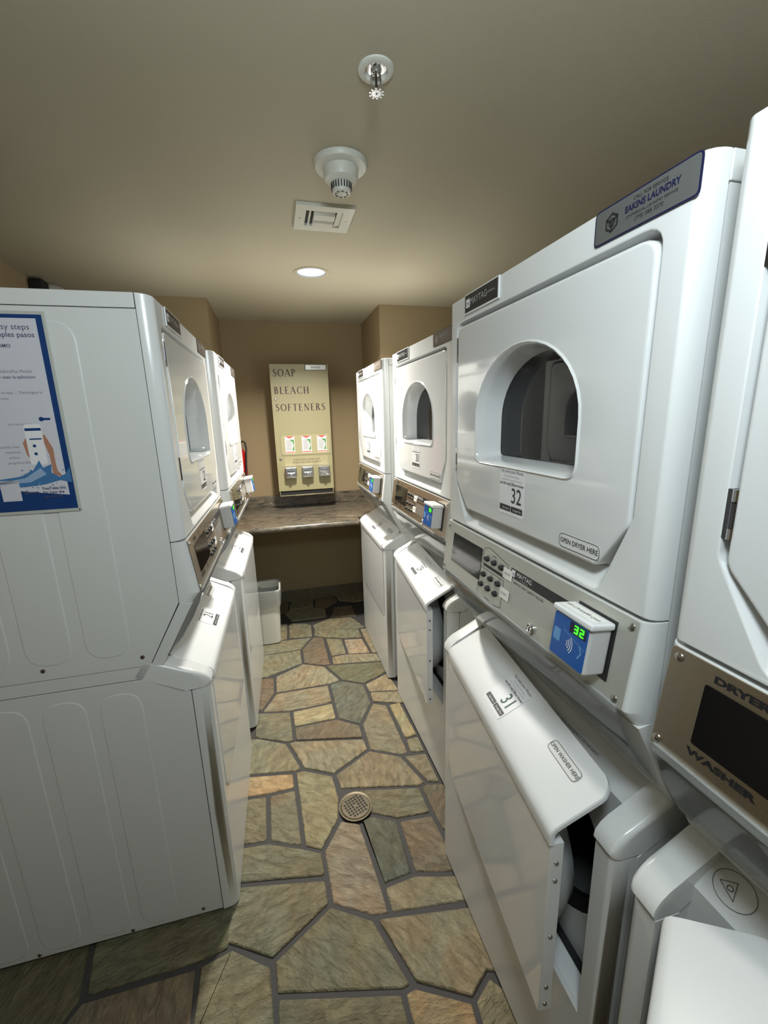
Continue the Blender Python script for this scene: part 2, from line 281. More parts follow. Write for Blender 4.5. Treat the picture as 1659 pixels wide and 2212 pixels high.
# ------------------------------------------------------------------ flagstone floor
STONES = [
 ('g',[(-0.018,3.053),(0.019,3.084),(0.119,3.049),(0.161,3.004),(0.155,2.831),(0.127,2.824),(-0.023,2.85)]),
 ('g',[(-0.121,3.116),(-0.017,3.086),(-0.024,2.845),(-0.072,2.841),(-0.122,2.841)]),
 ('g',[(0.161,3.004),(0.294,3.084),(0.478,3.056),(0.555,2.853),(0.497,2.842),(0.167,2.928)]),
 ('b',[(0.336,3.154),(0.359,3.268),(0.523,3.266),(0.525,3.034),(0.472,3.058),(0.294,3.09)]),
 ('g',[(0.167,2.928),(0.497,2.839),(0.501,2.703),(0.358,2.731),(0.226,2.788),(0.156,2.828)]),
 ('t',[(0.499,2.84),(0.557,2.835),(0.566,2.466),(0.515,2.49),(0.501,2.703)]),
 ('b',[(0.154,2.824),(0.229,2.785),(0.235,2.428),(0.191,2.433),(0.15,2.448),(0.06,2.5),(0.06,2.672)]),
 ('g',[(0.232,2.782),(0.355,2.73),(0.356,2.53),(0.244,2.526)]),
 ('p',[(0.357,2.729),(0.498,2.698),(0.514,2.489),(0.357,2.528)]),
 ('t',[(0.244,2.525),(0.357,2.527),(0.514,2.488),(0.566,2.463),(0.566,2.372),(0.242,2.429)]),
 ('g',[(-0.294,2.835),(-0.072,2.841),(0.127,2.824),(0.154,2.826),(0.06,2.674),(-0.166,2.676),(-0.287,2.69)]),
 ('g',[(-0.287,2.69),(-0.166,2.676),(0.06,2.672),(0.06,2.5),(-0.168,2.409),(-0.272,2.408)]),
 ('d',[(0.194,2.43),(0.242,2.428),(0.566,2.368),(0.565,2.252),(0.4,2.174),(0.274,2.247)]),
 ('t',[(-0.119,2.406),(0.06,2.499),(0.191,2.431),(0.274,2.247),(0.193,2.233),(-0.116,2.239)]),
 ('b',[(-0.272,2.408),(-0.168,2.408),(-0.119,2.404),(-0.117,2.24),(-0.186,2.103),(-0.257,2.11)]),
 ('t',[(-0.116,2.238),(0.194,2.232),(0.197,2.063),(-0.033,2.053),(-0.186,2.088),(-0.19,2.098)]),
 ('s',[(0.196,2.231),(0.274,2.246),(0.398,2.173),(0.406,1.999),(0.31,1.844),(0.201,1.925)]),
 ('t',[(0.4,2.174),(0.564,2.25),(0.589,2.051),(0.408,2.092)]),
 ('t',[(0.408,2.092),(0.589,2.051),(0.586,1.931),(0.407,1.999)]),
 ('y',[(-0.032,2.052),(0.196,2.061),(0.2,1.924),(-0.027,1.926)]),
 ('b',[(-0.027,1.926),(0.2,1.924),(0.31,1.844),(0.31,1.749),(-0.024,1.826)]),
 ('g',[(-0.23,2.096),(-0.186,2.087),(-0.033,2.051),(-0.025,1.827),(-0.06,1.826),(-0.197,1.89),(-0.222,1.91)]),
 ('t',[(0.315,1.847),(0.406,1.999),(0.483,1.958),(0.496,1.601),(0.453,1.596),(0.316,1.672)]),
 ('y',[(0.485,1.958),(0.56,1.961),(0.573,1.695),(0.5,1.69)]),
 ('g',[(0.501,1.689),(0.573,1.693),(0.575,1.58),(0.496,1.6)]),
 ('t',[(-0.062,1.828),(-0.025,1.83),(0.311,1.749),(0.315,1.673),(0.135,1.576),(0.005,1.645)]),
 ('g',[(-0.301,1.921),(-0.198,1.902),(-0.063,1.828),(0.004,1.643),(-0.037,1.639),(-0.283,1.686)]),
 ('t',[(0.137,1.575),(0.316,1.671),(0.453,1.595),(0.516,1.422),(0.481,1.412),(0.149,1.491)]),
 ('t',[(0.455,1.594),(0.575,1.579),(0.579,1.402),(0.52,1.421)]),
 ('o',[(-0.305,1.69),(-0.038,1.637),(-0.033,1.551),(-0.15,1.55),(-0.294,1.566)]),
 ('y',[(-0.035,1.638),(0.008,1.64),(0.132,1.573),(0.143,1.447),(0.127,1.359),(0.048,1.249),(-0.017,1.282)]),
 ('g',[(-0.294,1.566),(-0.151,1.549),(-0.145,1.34),(-0.276,1.354)]),
 ('t',[(-0.149,1.549),(-0.033,1.55),(-0.018,1.282),(-0.144,1.339)]),
 ('g',[(0.225,1.473),(0.482,1.412),(0.49,1.281),(0.347,1.294),(0.251,1.345),(0.2,1.401)]),
 ('b',[(0.483,1.412),(0.514,1.421),(0.619,1.394),(0.53,1.186),(0.497,1.206),(0.491,1.281)]),
 ('s',[(0.197,1.333),(0.251,1.344),(0.346,1.293),(0.347,1.086),(0.232,1.077),(0.207,1.317)]),
 ('b',[(0.348,1.292),(0.49,1.279),(0.497,1.201),(0.509,1.051),(0.463,1.054),(0.348,1.086)]),
 ('p',[(0.128,1.356),(0.187,1.331),(0.205,1.318),(0.231,1.077),(0.237,0.989),(0.179,0.998),(0.056,1.066),(0.048,1.248)]),
 ('g',[(-0.276,1.352),(-0.145,1.338),(-0.017,1.281),(0.048,1.248),(0.053,1.157),(-0.264,1.218)]),
 ('t',[(0.232,1.076),(0.347,1.085),(0.462,1.053),(0.515,1.043),(0.521,0.951),(0.238,0.989)]),
 ('g',[(-0.311,1.226),(-0.234,1.209),(0.05,1.151),(0.053,1.071),(-0.131,0.969),(-0.248,1.035),(-0.313,1.069)]),
 ('g',[(0.053,1.069),(0.182,0.992),(0.252,0.807),(0.218,0.804),(-0.124,0.887),(-0.13,0.968)]),
 ('t',[(0.184,0.993),(0.233,0.987),(0.498,0.944),(0.497,0.763),(0.465,0.776),(0.4,0.736),(0.257,0.809)]),
 ('g',[(-0.342,1.017),(-0.26,1.033),(-0.25,1.037),(-0.132,0.96),(-0.12,0.831),(-0.123,0.785),(-0.341,0.845)]),
 ('g',[(-0.122,0.886),(0.219,0.802),(0.222,0.735),(0.221,0.689),(-0.123,0.783)]),
 ('o',[(0.22,0.802),(0.256,0.807),(0.399,0.735),(0.395,0.688),(0.389,0.643),(0.223,0.689)]),
 ('g',[(0.4,0.735),(0.466,0.775),(0.501,0.731),(0.527,0.606),(0.391,0.643),(0.396,0.687)]),
 ('b',[(-0.643,1.021),(-0.343,1.016),(-0.336,0.89),(-0.343,0.846),(-0.707,0.945),(-0.672,0.982)]),
 ('d',[(-0.659,1.119),(-0.666,1.214),(-0.325,1.226),(-0.245,1.17),(-0.255,1.031),(-0.343,1.018),(-0.639,1.022)]),
 ('d',[(-1.0,1.17),(-1.006,1.259),(-0.669,1.215),(-0.661,1.117),(-0.644,1.021),(-0.672,0.982),(-0.707,0.945),(-0.945,1.01)]),
]
PAL = {'g': (.20, .185, .125), 't': (.235, .20, .135), 'y': (.30, .255, .155), 'b': (.165, .13, .09), 'o': (.36, .265, .155), 'p': (.28, .225, .165), 's': (.115, .12, .095), 'd': (.12, .115, .07)}
def inside(p, poly):
    c = False; n = len(poly)
    for i in range(n):
        a, b = poly[i], poly[i - 1]
        if (a[1] > p[1]) != (b[1] > p[1]) and p[0] < (b[0] - a[0]) * (p[1] - a[1]) / (b[1] - a[1]) + a[0]: c = not c
    return c
def clip(poly, a, b, c):
    out = []; n = len(poly)
    for i in range(n):
        p, q = poly[i], poly[(i + 1) % n]; dp = a * p[0] + b * p[1] - c; dq = a * q[0] + b * q[1] - c
        if dp <= 0: out.append(p)
        if dp * dq < 0: t = dp / (dp - dq); out.append((p[0] + t * (q[0] - p[0]), p[1] + t * (q[1] - p[1])))
    return out
def floor():
    rnd = random.Random(3); st = []
    for c, p in STONES:
        ar = sum(p[i - 1][0] * p[i][1] - p[i][0] * p[i - 1][1] for i in range(len(p)))
        st.append((PAL[c], p if ar > 0 else p[::-1]))
    # the rest of the room, outside the stones laid out above
    seeds = [(x + rnd.uniform(-.09, .09), y + rnd.uniform(-.08, .08)) for x in [XL + .12 + .27 * i for i in range(10)] for y in [YN + .1 + .23 * j for j in range(21)]]
    def covered(p): return any(inside(p, s[1]) for s in st[:len(STONES)])
    fill = []
    for sd in seeds:
        cell = rect(XL, XR, YN, YF)
        for o in seeds:
            if o is sd or abs(o[0] - sd[0]) > .8 or abs(o[1] - sd[1]) > .8: continue
            a, b = o[0] - sd[0], o[1] - sd[1]; cell = clip(cell, a, b, (o[0] ** 2 + o[1] ** 2 - sd[0] ** 2 - sd[1] ** 2) / 2)
            if len(cell) < 3: break
        if len(cell) < 3: continue
        smp = cell + [((cell[i][0] + cell[i - 1][0]) / 2, (cell[i][1] + cell[i - 1][1]) / 2) for i in range(len(cell))] + [sd]
        if sum(covered(q) for q in smp) > 0: continue
        fill.append((PAL[rnd.choice('ggttybd')], cell))
    me = bpy.data.meshes.new('floor'); bm = bmesh.new(); cl = bm.loops.layers.float_color.new('stone'); al = bm.loops.layers.float_color.new('turn')
    for k, (c, p) in enumerate(st + fill):
        p = [q for i, q in enumerate(p) if (Vector(q) - Vector(p[i - 1])).length > .004]
        if len(p) < 3: continue
        p = inset(p, .0065); mn = min((Vector(p[i]) - Vector(p[i - 1])).length for i in range(len(p)))
        p = rpoly(p, min(.010, mn * .2), 3)
        # gently wobbling edges
        h = rnd.uniform(.004, .009); jit = .72 if (k % 3 == 0) else 1.1; v_ = rnd.uniform(.98, 1.30); col = (*[x * v_ for x in c], 1); ang = rnd.uniform(0, 3.1)
        ls = [[bm.verts.new((x, y, -.004)) for x, y in p], [bm.verts.new((x, y, h - .003)) for x, y in inset(p, .001)], [bm.verts.new((x, y, h)) for x, y in inset(p, .004)]]
        n = len(p); fs = []
        for i in range(2):
            for j in range(n): fs.append(bm.faces.new((ls[i][j], ls[i][(j + 1) % n], ls[i + 1][(j + 1) % n], ls[i + 1][j])))
        fs.append(bm.faces.new(ls[2]))
        for f in fs:
            f.material_index = 0; f.smooth = False
            for lp in f.loops: lp[cl] = col; lp[al] = (ang, ang, ang, 1)
    g = [bm.verts.new((x, y, 0)) for x, y in rect(XL - .1, XR + .1, YN - .1, YF + .1)]; f = bm.faces.new(g); f.material_index = 1
    g = [bm.verts.new((x, y, -.1)) for x, y in rect(XL - .1, XR + .1, YN - .1, YF + .1)]; f = bm.faces.new(g[::-1]); f.material_index = 1
    bm.to_mesh(me); bm.free(); me.materials.append(M['stone']); me.materials.append(M['grout'])
    o = link('floor', me); tag(o, kind='structure'); return o
floor()
# stone skirting at the foot of the far wall
g = G(); xs = [AL, -.19, .207, .521, AR]
for a, b in zip(xs, xs[1:]): g.box(a + .003, b - .003, YF - .012, YF, .0, .103, 'skirt', r=.002)
M['skirt'] = noisy(mat('slate_skirting', (.115, .10, .065), .5), 14, .35, .5, 6)
tag(g.build('baseboard_far'), kind='structure')
# ------------------------------------------------------------------ stacked washer and dryer
W, HT, ZD, ZP = .700, 1.848, 1.255, 1.105
CACHE = {}
def part(key, name, parent, fn, **kw):
    """one mesh per kind of part, shared by every machine that has it"""
    if key in CACHE: o = link(name, CACHE[key], parent)
    else: g = G(); fn(g); o = g.build(name, parent, **kw); CACHE[key] = o.data
    return o
REC_O = rpoly([(.115, 1.266), (.600, 1.266), (.655, 1.400), (.655, 1.790), (.046, 1.790), (.046, 1.385)], [.03, .02, .03, .035, .03, .03])
REC_I = rpoly([(.128, 1.302), (.590, 1.302), (.652, 1.392), (.652, 1.783), (.054, 1.783), (.054, 1.378)], [.03, .02, .03, .03, .025, .03])
DOOR = rpoly([(.126, 1.306), (.592, 1.306), (.648, 1.388), (.648, 1.777), (.058, 1.777), (.058, 1.378)], [.03, .022, .03, .032, .02, .03])
def dshape(x0, x1, zb, zt, r=.035, n=20):
    cx = (x0 + x1) / 2; zc = zb + (zt - zb) * .42; p = rpoly([(x0, zc), (x0, zb), (x1, zb), (x1, zc)], [0, r, r, 0], 6)
    # ccw: right side up, over the arch, down the left
    arch = [(cx + (x1 - cx) * cos(a), zc + (zt - zc) * sin(a)) for a in [pi * k / n for k in range(1, n)]]
    return p + arch
def offs(d): return lambda L, h: [(x, y, h) for x, y in L]
def f_dryer_shell(g):
    r, rz = .033, .006; L = []
    for k in range(6):
        a = pi / 2 * k / 5; iv = r * .62 * (1 - cos(a)); iw = r * .40 * (1 - cos(a)); dd = .036 - r * sin(a) - .003 * k / 5; iz = rz * (1 - cos(a))
        L.append([(x, z, -dd) for x, z in rect(iv, W - iw, ZD + iz, HT - iz, .003, 2)])
    g.loops(L, 'white', FR, False, False)
    out = [(p[0], p[1]) for p in L[-1]]; g.holed(out, [REC_O], 0, 'white', FR)
    h = inset(REC_O, .0025)
    g.loops([[(x, z, 0) for x, z in REC_O], [(x, z, -.0015) for x, z in h], [(x, z, -.034) for x, z in REC_I]], 'white', FR, False, False)
    g.holed(REC_I, [dshape(.14, .56, 1.41, 1.72)], -.034, 'white', FR)
WIN = dshape(.166, .534, 1.437, 1.697)
def f_dryer_door(g):
    g.loops([[(x, z, -.028) for x, z in DOOR], [(x, z, -.004) for x, z in DOOR], [(x, z, 0) for x, z in inset(DOOR, .002)], [(x, z, .002) for x, z in inset(DOOR, .006)]], 'door', FR, False, False)
    g.holed(inset(DOOR, .006), [WIN], .002, 'door', FR)
    g.loops([[(x, z, .002) for x, z in WIN], [(x, z, .005) for x, z in inset(WIN, .004)], [(x, z, .0) for x, z in inset(WIN, .009)], [(x, z, -.02) for x, z in inset(WIN, .013)], [(x, z, -.064) for x, z in inset(WIN, .018)]], 'door', FR, False, False)
def f_glass(g): g.slab(inset(WIN, .018), -.064, -.060, 'glass', FR)
def f_drum(g):
    c = (.35, 1.565); g.lathe(*c, [(.24, -.036), (.235, -.06), (.25, -.075), (.25, -.30), (.10, -.31), (0.001, -.31)], 'liner', FR, 40)
    for a in (.5, 2.6, 4.7):
        x, y = c[0] + .235 * cos(a), c[1] + .235 * sin(a); g.cyl(x, y, .03, -.29, -.08, 'liner', FR, 10)
def f_panel_shell(g): g.prism([(0, ZD - .002), (-.018, ZP + .004), (-.016, ZP), (.004, 1.081), (.036, 1.085), (.036, ZD - .002)], 0, W, 'white', .031, .031, .036)
def f_console(g): g.prism([(.0045, 1.079), (.098, .912), (.1225, .918), (.0325, 1.083)], 0.0, W, 'side', .004, .004, 1e9)
pe = Vector((0, -.018 / .15, 1)); pe = Vector((0, .12, .9928)); pn = Vector((0, -.9928, .12))
PF = (Vector((0, -.018, ZP)), Vector((1, 0, 0)), Vector((0, .12, .9928)).normalized(), Vector((0, -.9928, .12)).normalized())
LIPL = sqrt(.018 ** 2 + .15 ** 2)
def f_plate(steel):
    def f(g): g.slab(rect(.012, .687, .002, .148, .004, 2), .0002, .0022, steel, PF, .0008)
    return f
def arrow(g, x, y, up, m, s=.010, h=.0026):
    u = 1 if up else -1; g.add([(x - s * .5, y, h), (x + s * .5, y, h), (x, y + u * s * .9, h)], [(0, 1, 2)], m, PF); g.box(x - s * .18, x + s * .18, min(y, y - u * s), max(y, y - u * s), h - .0002, h, m, PF)
def f_letter(txt, style):
    def f(g):
        h = .0026; xs = 1.65 if style == 'big' else 1.1; sz = .0118 if style == 'big' else .011
        if txt == 'DRYER': g.text(txt, .070, .133, sz, 'black', PF, h, xs, bold=.05, align='l'); arrow(g, .150, .133, True, 'black')
        else: g.text(txt, .058, .028, sz, 'black', PF, h, xs, bold=.05, align='l'); arrow(g, .155, .028, False, 'black')
    return f
def f_keyprint(g):
    h = .0026      # outline shaped like two arrow heads round the keys
    P1 = [(.236, .085), (.236, .128), (.262, .134), (.345, .118), (.345, .088)]; P2 = [(.226, .012), (.226, .078), (.336, .078), (.336, .012), (.28, .002)]
    for P in (P1, P2):
        for a, b in zip(P, P[1:]): g.line(*a, *b, .0012, 'black', PF, h)
    g.text('DRYER', .285, .119, .006, 'black', PF, h); g.text('WASHER', .275, .009, .006, 'black', PF, h)
    for x in (.254, .287, .32): g.text('HOT WARM'[:4 if x < .26 else 8], x, .112, .0045, 'grey', PF, h); g.text('COLD', x - .004, .074, .004, 'grey', PF, h); g.text('CYCLE', x - .008, .049, .004, 'grey', PF, h)
    g.box(.240, .334, .084, .091, h - .0002, h, 'black', PF)
def f_rules(g):
    h = .0026; g.box(.358, .545, .098, .119, h - .0002, h + .0001, 'badge', PF)
    g.box(.362, .374, .101, .116, h, h + .0004, 'label', PF); g.text('m', .368, .108, .013, 'black', PF, h + .0006)
    g.text('MAYTAG', .408, .110, .014, 'labelw', PF, h + .0006, .95); g.text('COMMERCIAL', .41, .1015, .0045, 'lgrey', PF, h + .0006)
    g.text('IMPORTANT SAFETY RULES', .425, .089, .0085, 'black', PF, h)
    rnd = random.Random(5)
    for k in range(7): g.line(.36, .080 - .0065 * k, .36 + rnd.uniform(.14, .175), .080 - .0065 * k, .0016, 'lgrey', PF, h)
def f_display(g): g.slab(rect(.062, .228, .040, .122, .003, 2), .0022, .0034, 'blackgloss', PF)
def f_key(g): g.lathe(0, 0, [(.0095, 0), (.0095, .004), (.0075, .0062), (.001, .0068)], 'rubber', (Vector((0, 0, 0)), PF[1], PF[2] * .72, PF[3]), 12, True, True)
def f_lock(g):
    g.lathe(0, 0, [(.0115, 0), (.0115, .004), (.009, .0055), (.0075, .003), (.006, .003), (.006, .006), (.001, .006)], 'chrome', (Vector((0, 0, 0)), *PF[1:]), 20); g.box(-.0012, .0012, -.004, .004, .0062, .0066, 'black', (Vector((0, 0, 0)), *PF[1:]))
def f_pscrew(g): g.lathe(0, 0, [(.0062, 0), (.0058, .002), (.003, .0034), (.0005, .0036)], 'screw', (Vector((0, 0, 0)), *PF[1:]), 12)
def f_reader(g):
    g.box(.562, .646, .036, .122, .002, .045, 'case', PF, .006)
    g.box(.558, .650, .115, .127, .002, .049, 'lip', PF, .004)
    g.box(.568, .652, .029, .131, .0022, .0036, 'black', PF)
def f_rface(g):
    g.slab(rect(.565, .643, .040, .115, .004, 2), .045, .0462, 'blue', PF)
    h = .0466; g.slab(rect(.569, .585, .066, .088, .002, 1), h - .0003, h, 'lblue', PF)
    for k, r in enumerate((.006, .010, .014, .018)):
        pts = [(.597 + r * cos(a), .072 + r * sin(a) * 1.1) for a in [-.75 + .25 * i for i in range(7)]]
        for a, b in zip(pts, pts[1:]): g.line(*a, *b, .0016, 'label', PF, h)
    g.add([(.628, .060, h), (.634, .071, h), (.628, .082, h), (.631, .083, h), (.637, .071, h), (.631, .059, h)], [(0, 1, 4, 5), (1, 2, 3, 4)], 'lblue', PF); g.line(.592, .092, .642, .078, .0012, 'lblue', PF, h)
    g.slab(rect(.603, .640, .094, .112, .001, 1), h - .0003, h, 'navy', PF)
SEG = {'0': 'abcdef', '1': 'bc', '2': 'abged', '3': 'abgcd', '4': 'fgbc', '8': 'abcdefg'}
def f_digits(num):
    def f(g):
        for i, ch in enumerate(num):
            x0 = .614 + i * .0125; y0 = .0965; w_, hh = .0082, .0135; t = .0021; h0, h1 = .0467, .0475
            B = {'a': (0, w_, hh - t, hh), 'g': (0, w_, hh / 2 - t / 2, hh / 2 + t / 2), 'd': (0, w_, 0, t), 'f': (0, t, hh / 2, hh), 'b': (w_ - t, w_, hh / 2, hh), 'e': (0, t, 0, hh / 2), 'c': (w_ - t, w_, 0, hh / 2)}
            for s_ in SEG[ch]: a = B[s_]; g.box(x0 + a[0], x0 + a[1], y0 + a[2], y0 + a[3], h0, h1, 'led', PF)
    return f
# ---- washer
WDB = .398
def f_washer_shell(g):
    g.prism([(-.004, WDB), (-.010, WDB - .004), (-.010, .016), (.036, .014), (.036, WDB)], 0, W, 'white', .034, .034, .036)
    for a, b, l, r in ((0, .0495, .034, 0), (.658, W, 0, .034)): g.prism([(-.010, WDB - .004), (-.010, .8225), (.036, .8195), (.036, WDB - .004)], a, b, 'white', l, r, .036)
    g.add([(.046, -.010, WDB - .004), (.046, -.010, WDB + .05), (.095, -.010, WDB - .004), (.046, .02, WDB - .004), (.046, .02, WDB + .05), (.095, .02, WDB - .004)], [(0, 1, 2), (1, 4, 5, 2), (0, 2, 5, 3)], 'door')
CAPP = [(.036, .8215), (-.010, .8245), (-.015, .833), (-.013, .846), (-.003, .859), (.012, .870), (.03, .878), (.107, .916), (.126, .922), (.150, .886)]
def f_cap(k):
    def f(g): g.prism(CAPP, *((0, .049, 'white', .022, 0, .2, 5), (.657, W, 'white', 0, .022, .2, 5))[k])
    return f
def f_frame(g):
    hl = [(.36 + .272 * cos(t * pi / 20), .632 + .205 * sin(t * pi / 20)) for t in range(40)]
    g.holed(rect(.046, .658, WDB - .02, .862), [hl], -.058, 'side', FR)
    g.loops([[(x, z, -.058) for x, z in hl], [(x, z, -.075) for x, z in inset(hl, .02)], [(x, z, -.09) for x, z in inset(hl, .02)]], 'rubber', FR, False, False)
    g.lathe(.36, .632, [(.25, -.09), (.26, -.10), (.25, -.30), (.001, -.31)], 'liner', FR, 36, sy=.78)
    g.add([(.046, .058, .862), (.658, .058, .862), (.658, .126, .915), (.046, .126, .915)], [(0, 1, 2, 3)], 'side')
    for v in (.047, .657): g.add([(v, 0, WDB), (v, .062, WDB), (v, .062, .862), (v, 0, .84)], [(0, 1, 2, 3)], 'side')
    g.prism([(.0, WDB), (.008, WDB + .004), (.03, WDB + .004), (.034, WDB - .01), (.0, WDB - .02)], .048, .656, 'lip')
    g.add([(.046, .038, WDB - .01), (.658, .038, WDB - .01), (.658, .058, WDB - .01), (.046, .058, WDB - .01)], [(0, 1, 2, 3)], 'dark')
def f_wdoor(g):      # panel with its hinge line at v = .05
    poly = rpoly([(.085, WDB + .004), (.646, WDB + .004), (.646, .818), (.051, .818), (.051, WDB + .045)], [.02, .006, 0, 0, .02], 3)
    g.slab(poly, -.012, .0125, 'door', FR, .002); g.slab(inset(poly, .014), -.0125, -.006, 'side', FR)
def f_bowl(g): g.lathe(.36, .632, [(.262, -.012), (.256, -.045), (.232, -.080), (.18, -.100), (.10, -.108), (.001, -.110)], 'bowlm', FR, 44, sy=.76)
def lipc(s):
    """point (d,z) and outward normal along the bent lip, s from the front drip edge to the back"""
    P = [(-.0165, .818), (-.0172, .836), (-.015, .845), (-.009, .8525), (.002, .8595), (.103, .9167)]
    acc = [0]
    for a, b in zip(P, P[1:]): acc.append(acc[-1] + (Vector(b) - Vector(a)).length)
    s = max(0, min(acc[-1] - 1e-6, s))
    for i in range(len(P) - 1):
        if acc[i] <= s <= acc[i + 1]:
            t = (s - acc[i]) / (acc[i + 1] - acc[i]); p = Vector(P[i]).lerp(Vector(P[i + 1]), t); q = (Vector(P[i + 1]) - Vector(P[i])).normalized(); return p, Vector((-q.y, q.x)), acc
LT = lipc(0)[2][-1]
def f_lip(g):
    S = [0, .010, .018, .0225, .027, .032, .037, .042, .049, .060, .075, .1, LT - .034, LT - .028, LT - .022, LT - .012, LT - .005, LT - .001]; rows = []; v0, v1 = .051, .648
    for s in S:
        t = LT - s; r = .036; ins = r - sqrt(max(0, r * r - (r - t) ** 2)) if t < r else 0
        p, n, _ = lipc(s); rows.append((v0 + ins * .5, v1 - ins, p, n))
    N = len(rows); vs = []; th = .009
    for a, b, p, n in rows:
        q = p - n * th; e = .002
        vs += [(a, p.x + n.x * -e, p.y - n.y * e), (a + e, p.x, p.y), (b - e, p.x, p.y), (b, p.x - n.x * e, p.y - n.y * e), (b, q.x, q.y), (a, q.x, q.y)]
    fs = []
    for i in range(N - 1):
        for j in range(6): fs.append((i * 6 + j, i * 6 + (j + 1) % 6, (i + 1) * 6 + (j + 1) % 6, (i + 1) * 6 + j))
    fs += [tuple(range(5, -1, -1)), tuple((N - 1) * 6 + j for j in range(6))]; g.add(vs, fs, 'lip')
LF = (Vector((0, .004, .8606)), Vector((1, 0, 0)), Vector((0, .113, .064)).normalized(), Vector((0, -.064, .113)).normalized())   # flat part of the lip
def f_shield(g):
    P = [(-.022, 1.108), (-.012, 1.078), (.012, 1.030), (.044, .978), (.086, .930)]; v0, v1 = .02, .68
    L = []
    for v in (v0, v1): L.append([(v, d, z) for d, z in P] + [(v, d + .003, z + .002) for d, z in P[::-1]])
    g.loops(L, 'clear'); g.box(v0, v1, -.025, -.019, 1.100, 1.112, 'clear')
def f_hinge(vx, z0, z1, d=-.014):
    def f(g):
        g.box(vx - .008, vx - .001, z0, z1, -d - .014, -d - .004, 'hinge', FR); k = (z1 - z0)
        fr = (Vector((0, 0, 0)), Vector((1, 0, 0)), Vector((0, -1, 0)), Vector((0, 0, 1)))
        for a, b, m in ((0, .22, 'chrome'), (.23, .74, 'hinge'), (.76, 1, 'chrome')): g.cyl(vx + .001, -d - .006, .0048, z0 + k * a, z0 + k * b, m, fr, 10)
    return f
def sticker(g, num, fr, cx, cy, w_, hh, h, ncol='black', long=True):
    """number label; cx,cy lower middle of the black bars"""
    g.slab(rect(cx - w_ / 2 - .004, cx + w_ / 2 + .004, cy - .008, cy + hh, .006, 3), h, h + .0005, 'label', fr); h += .0009
    g.slab(rect(cx - w_ / 2, cx - .001, cy, cy + .013, .002, 2), h - .0003, h, 'black', fr); g.slab(rect(cx + .001, cx + w_ / 2, cy, cy + .013, .002, 2), h - .0003, h, 'black', fr)
    g.text('App Store', cx - w_ / 4 + .003, cy + .006, .0065, 'label', fr, h + .0002); g.text('Google Play', cx + w_ / 4 + .002, cy + .006, .0065, 'label', fr, h + .0002)
    g.text(num, cx + w_ * .22, cy + .035, .047, ncol, fr, h, .86, bold=.006)
    g.text('Scan QR Code', cx - w_ * .30, cy + .061, .0072, 'black', fr, h, .9, bold=.02); g.text('OR', cx, cy + .061, .011, 'black', fr, h); g.text('Enter Number', cx + w_ * .30, cy + .061, .0072, 'black', fr, h, .9, bold=.02)
    if long:
        g.text('Pay with your Phone', cx, cy + .088, .0105, 'grey', fr, h, .95); g.text('Download the App', cx, cy + .078, .006, 'lgrey', fr, h, 1.2); g.line(cx - w_ * .45, cy + .070, cx + w_ * .45, cy + .070, .001, 'lgrey', fr, h)
def f_open(txt, x0, x1, y0, y1, fr, h, size):
    def f(g):
        p = rect(x0, x1, y0, y1, (y1 - y0) * .42, 5); g.slab(p, h, h + .0003, 'label2', fr); g.ring(inset(p, .0006), .0011, 'black', fr, h + .0006); g.text(txt, (x0 + x1) / 2, (y0 + y1) / 2, size, 'black', fr, h + .0007, .86, bold=.012)
    return f
M['label2'] = mat('clear_label', (.72, .72, .70), .2)
def side_panels(g, side):
    """outer skins with their seams and pressed ribs; side 0 at v=0, side 1 at v=W"""
    v = 0 if side == 0 else W; s = 1 if side == 0 else -1
    fr = (Vector((v, 0, 0)), Vector((0, 1, 0)), Vector((0, 0, 1)), Vector((-s, 0, 0)))
    up = [(.0385, 1.8115), (.0385, 1.088), (.130, .918), (.72, .918), (.72, 1.8115)]; lo = [(.0385, .817), (.0385, .020), (.72, .020), (.72, .876), (.152, .876)]; bd = [(.132, .9145), (.153, .8805), (.72, .8805), (.72, .9145)]
    for p in (up, lo, bd): g.slab(p[::-1] if p is not lo else p, -.004, 0, 'side', fr, .0012)
    for x0, z0, z1 in ((.165, .035, .845), (.300, .035, .845), (.435, .035, .845), (.57, .035, .845), (.168, .955, 1.785), (.303, .955, 1.785), (.438, .955, 1.785)):
        q = rect(x0, x0 + .105, z0, z1, .05, 8); g.loops([[(a, b, 0) for a, b in q], [(a, b, .0022) for a, b in inset(q, .004)]], 'side', fr, False, True)
    for x, z in ((.145, .944), (.377, .944), (.60, .944), (.095, .040), (.30, .030), (.55, .032)): g.lathe(x, z, [(.006, .0), (.0055, .002), (.0006, .003)], 'screw', fr, 10); g.box(x - .001, x + .001, z - .004, z + .004, .0025, .0031, 'black', fr)
def f_body(g):
    core = [(.030, .03), (.030, .816), (.147, .880), (.124, .916), (.034, 1.082), (.03, 1.845), (.715, 1.845), (.715, .03)]
    for a, b in ((.004, .010), (W - .010, W - .004)): g.prism(core, a, b, 'dark')
    g.prism([(.33, .03), (.33, 1.84), (.715, 1.84), (.715, .03)], .01, W - .01, 'dark')
    g.box(.03, W - .03, .05, .70, 0, .03, 'dark'); g.box(.01, W - .01, .04, .715, .016, .024, 'dark')
    g.box(0, W, .716, .72, .03, 1.84, 'side')
def f_lid(g): g.box(0, W, .0385, .72, 1.8145, HT, 'side', ID, .002)
def f_badge(mm):
    def f(g): g.box(.100, .262, 1.797, 1.843, .0005, .004, 'lip', FR, .001); g.box(.104, .257, 1.801, 1.840, .004, .0044, mm, FR); g.box(.110, .128, 1.811, 1.830, .0044, .0048, 'label', FR); g.text('m', .119, 1.820, .018, 'black', FR, .0051); g.text('MAYTAG', .172, 1.821, .021, 'lgrey', FR, .005, .95); g.text('COMMERCIAL', .228, 1.821, .006, 'lgrey', FR, .005)
    return f
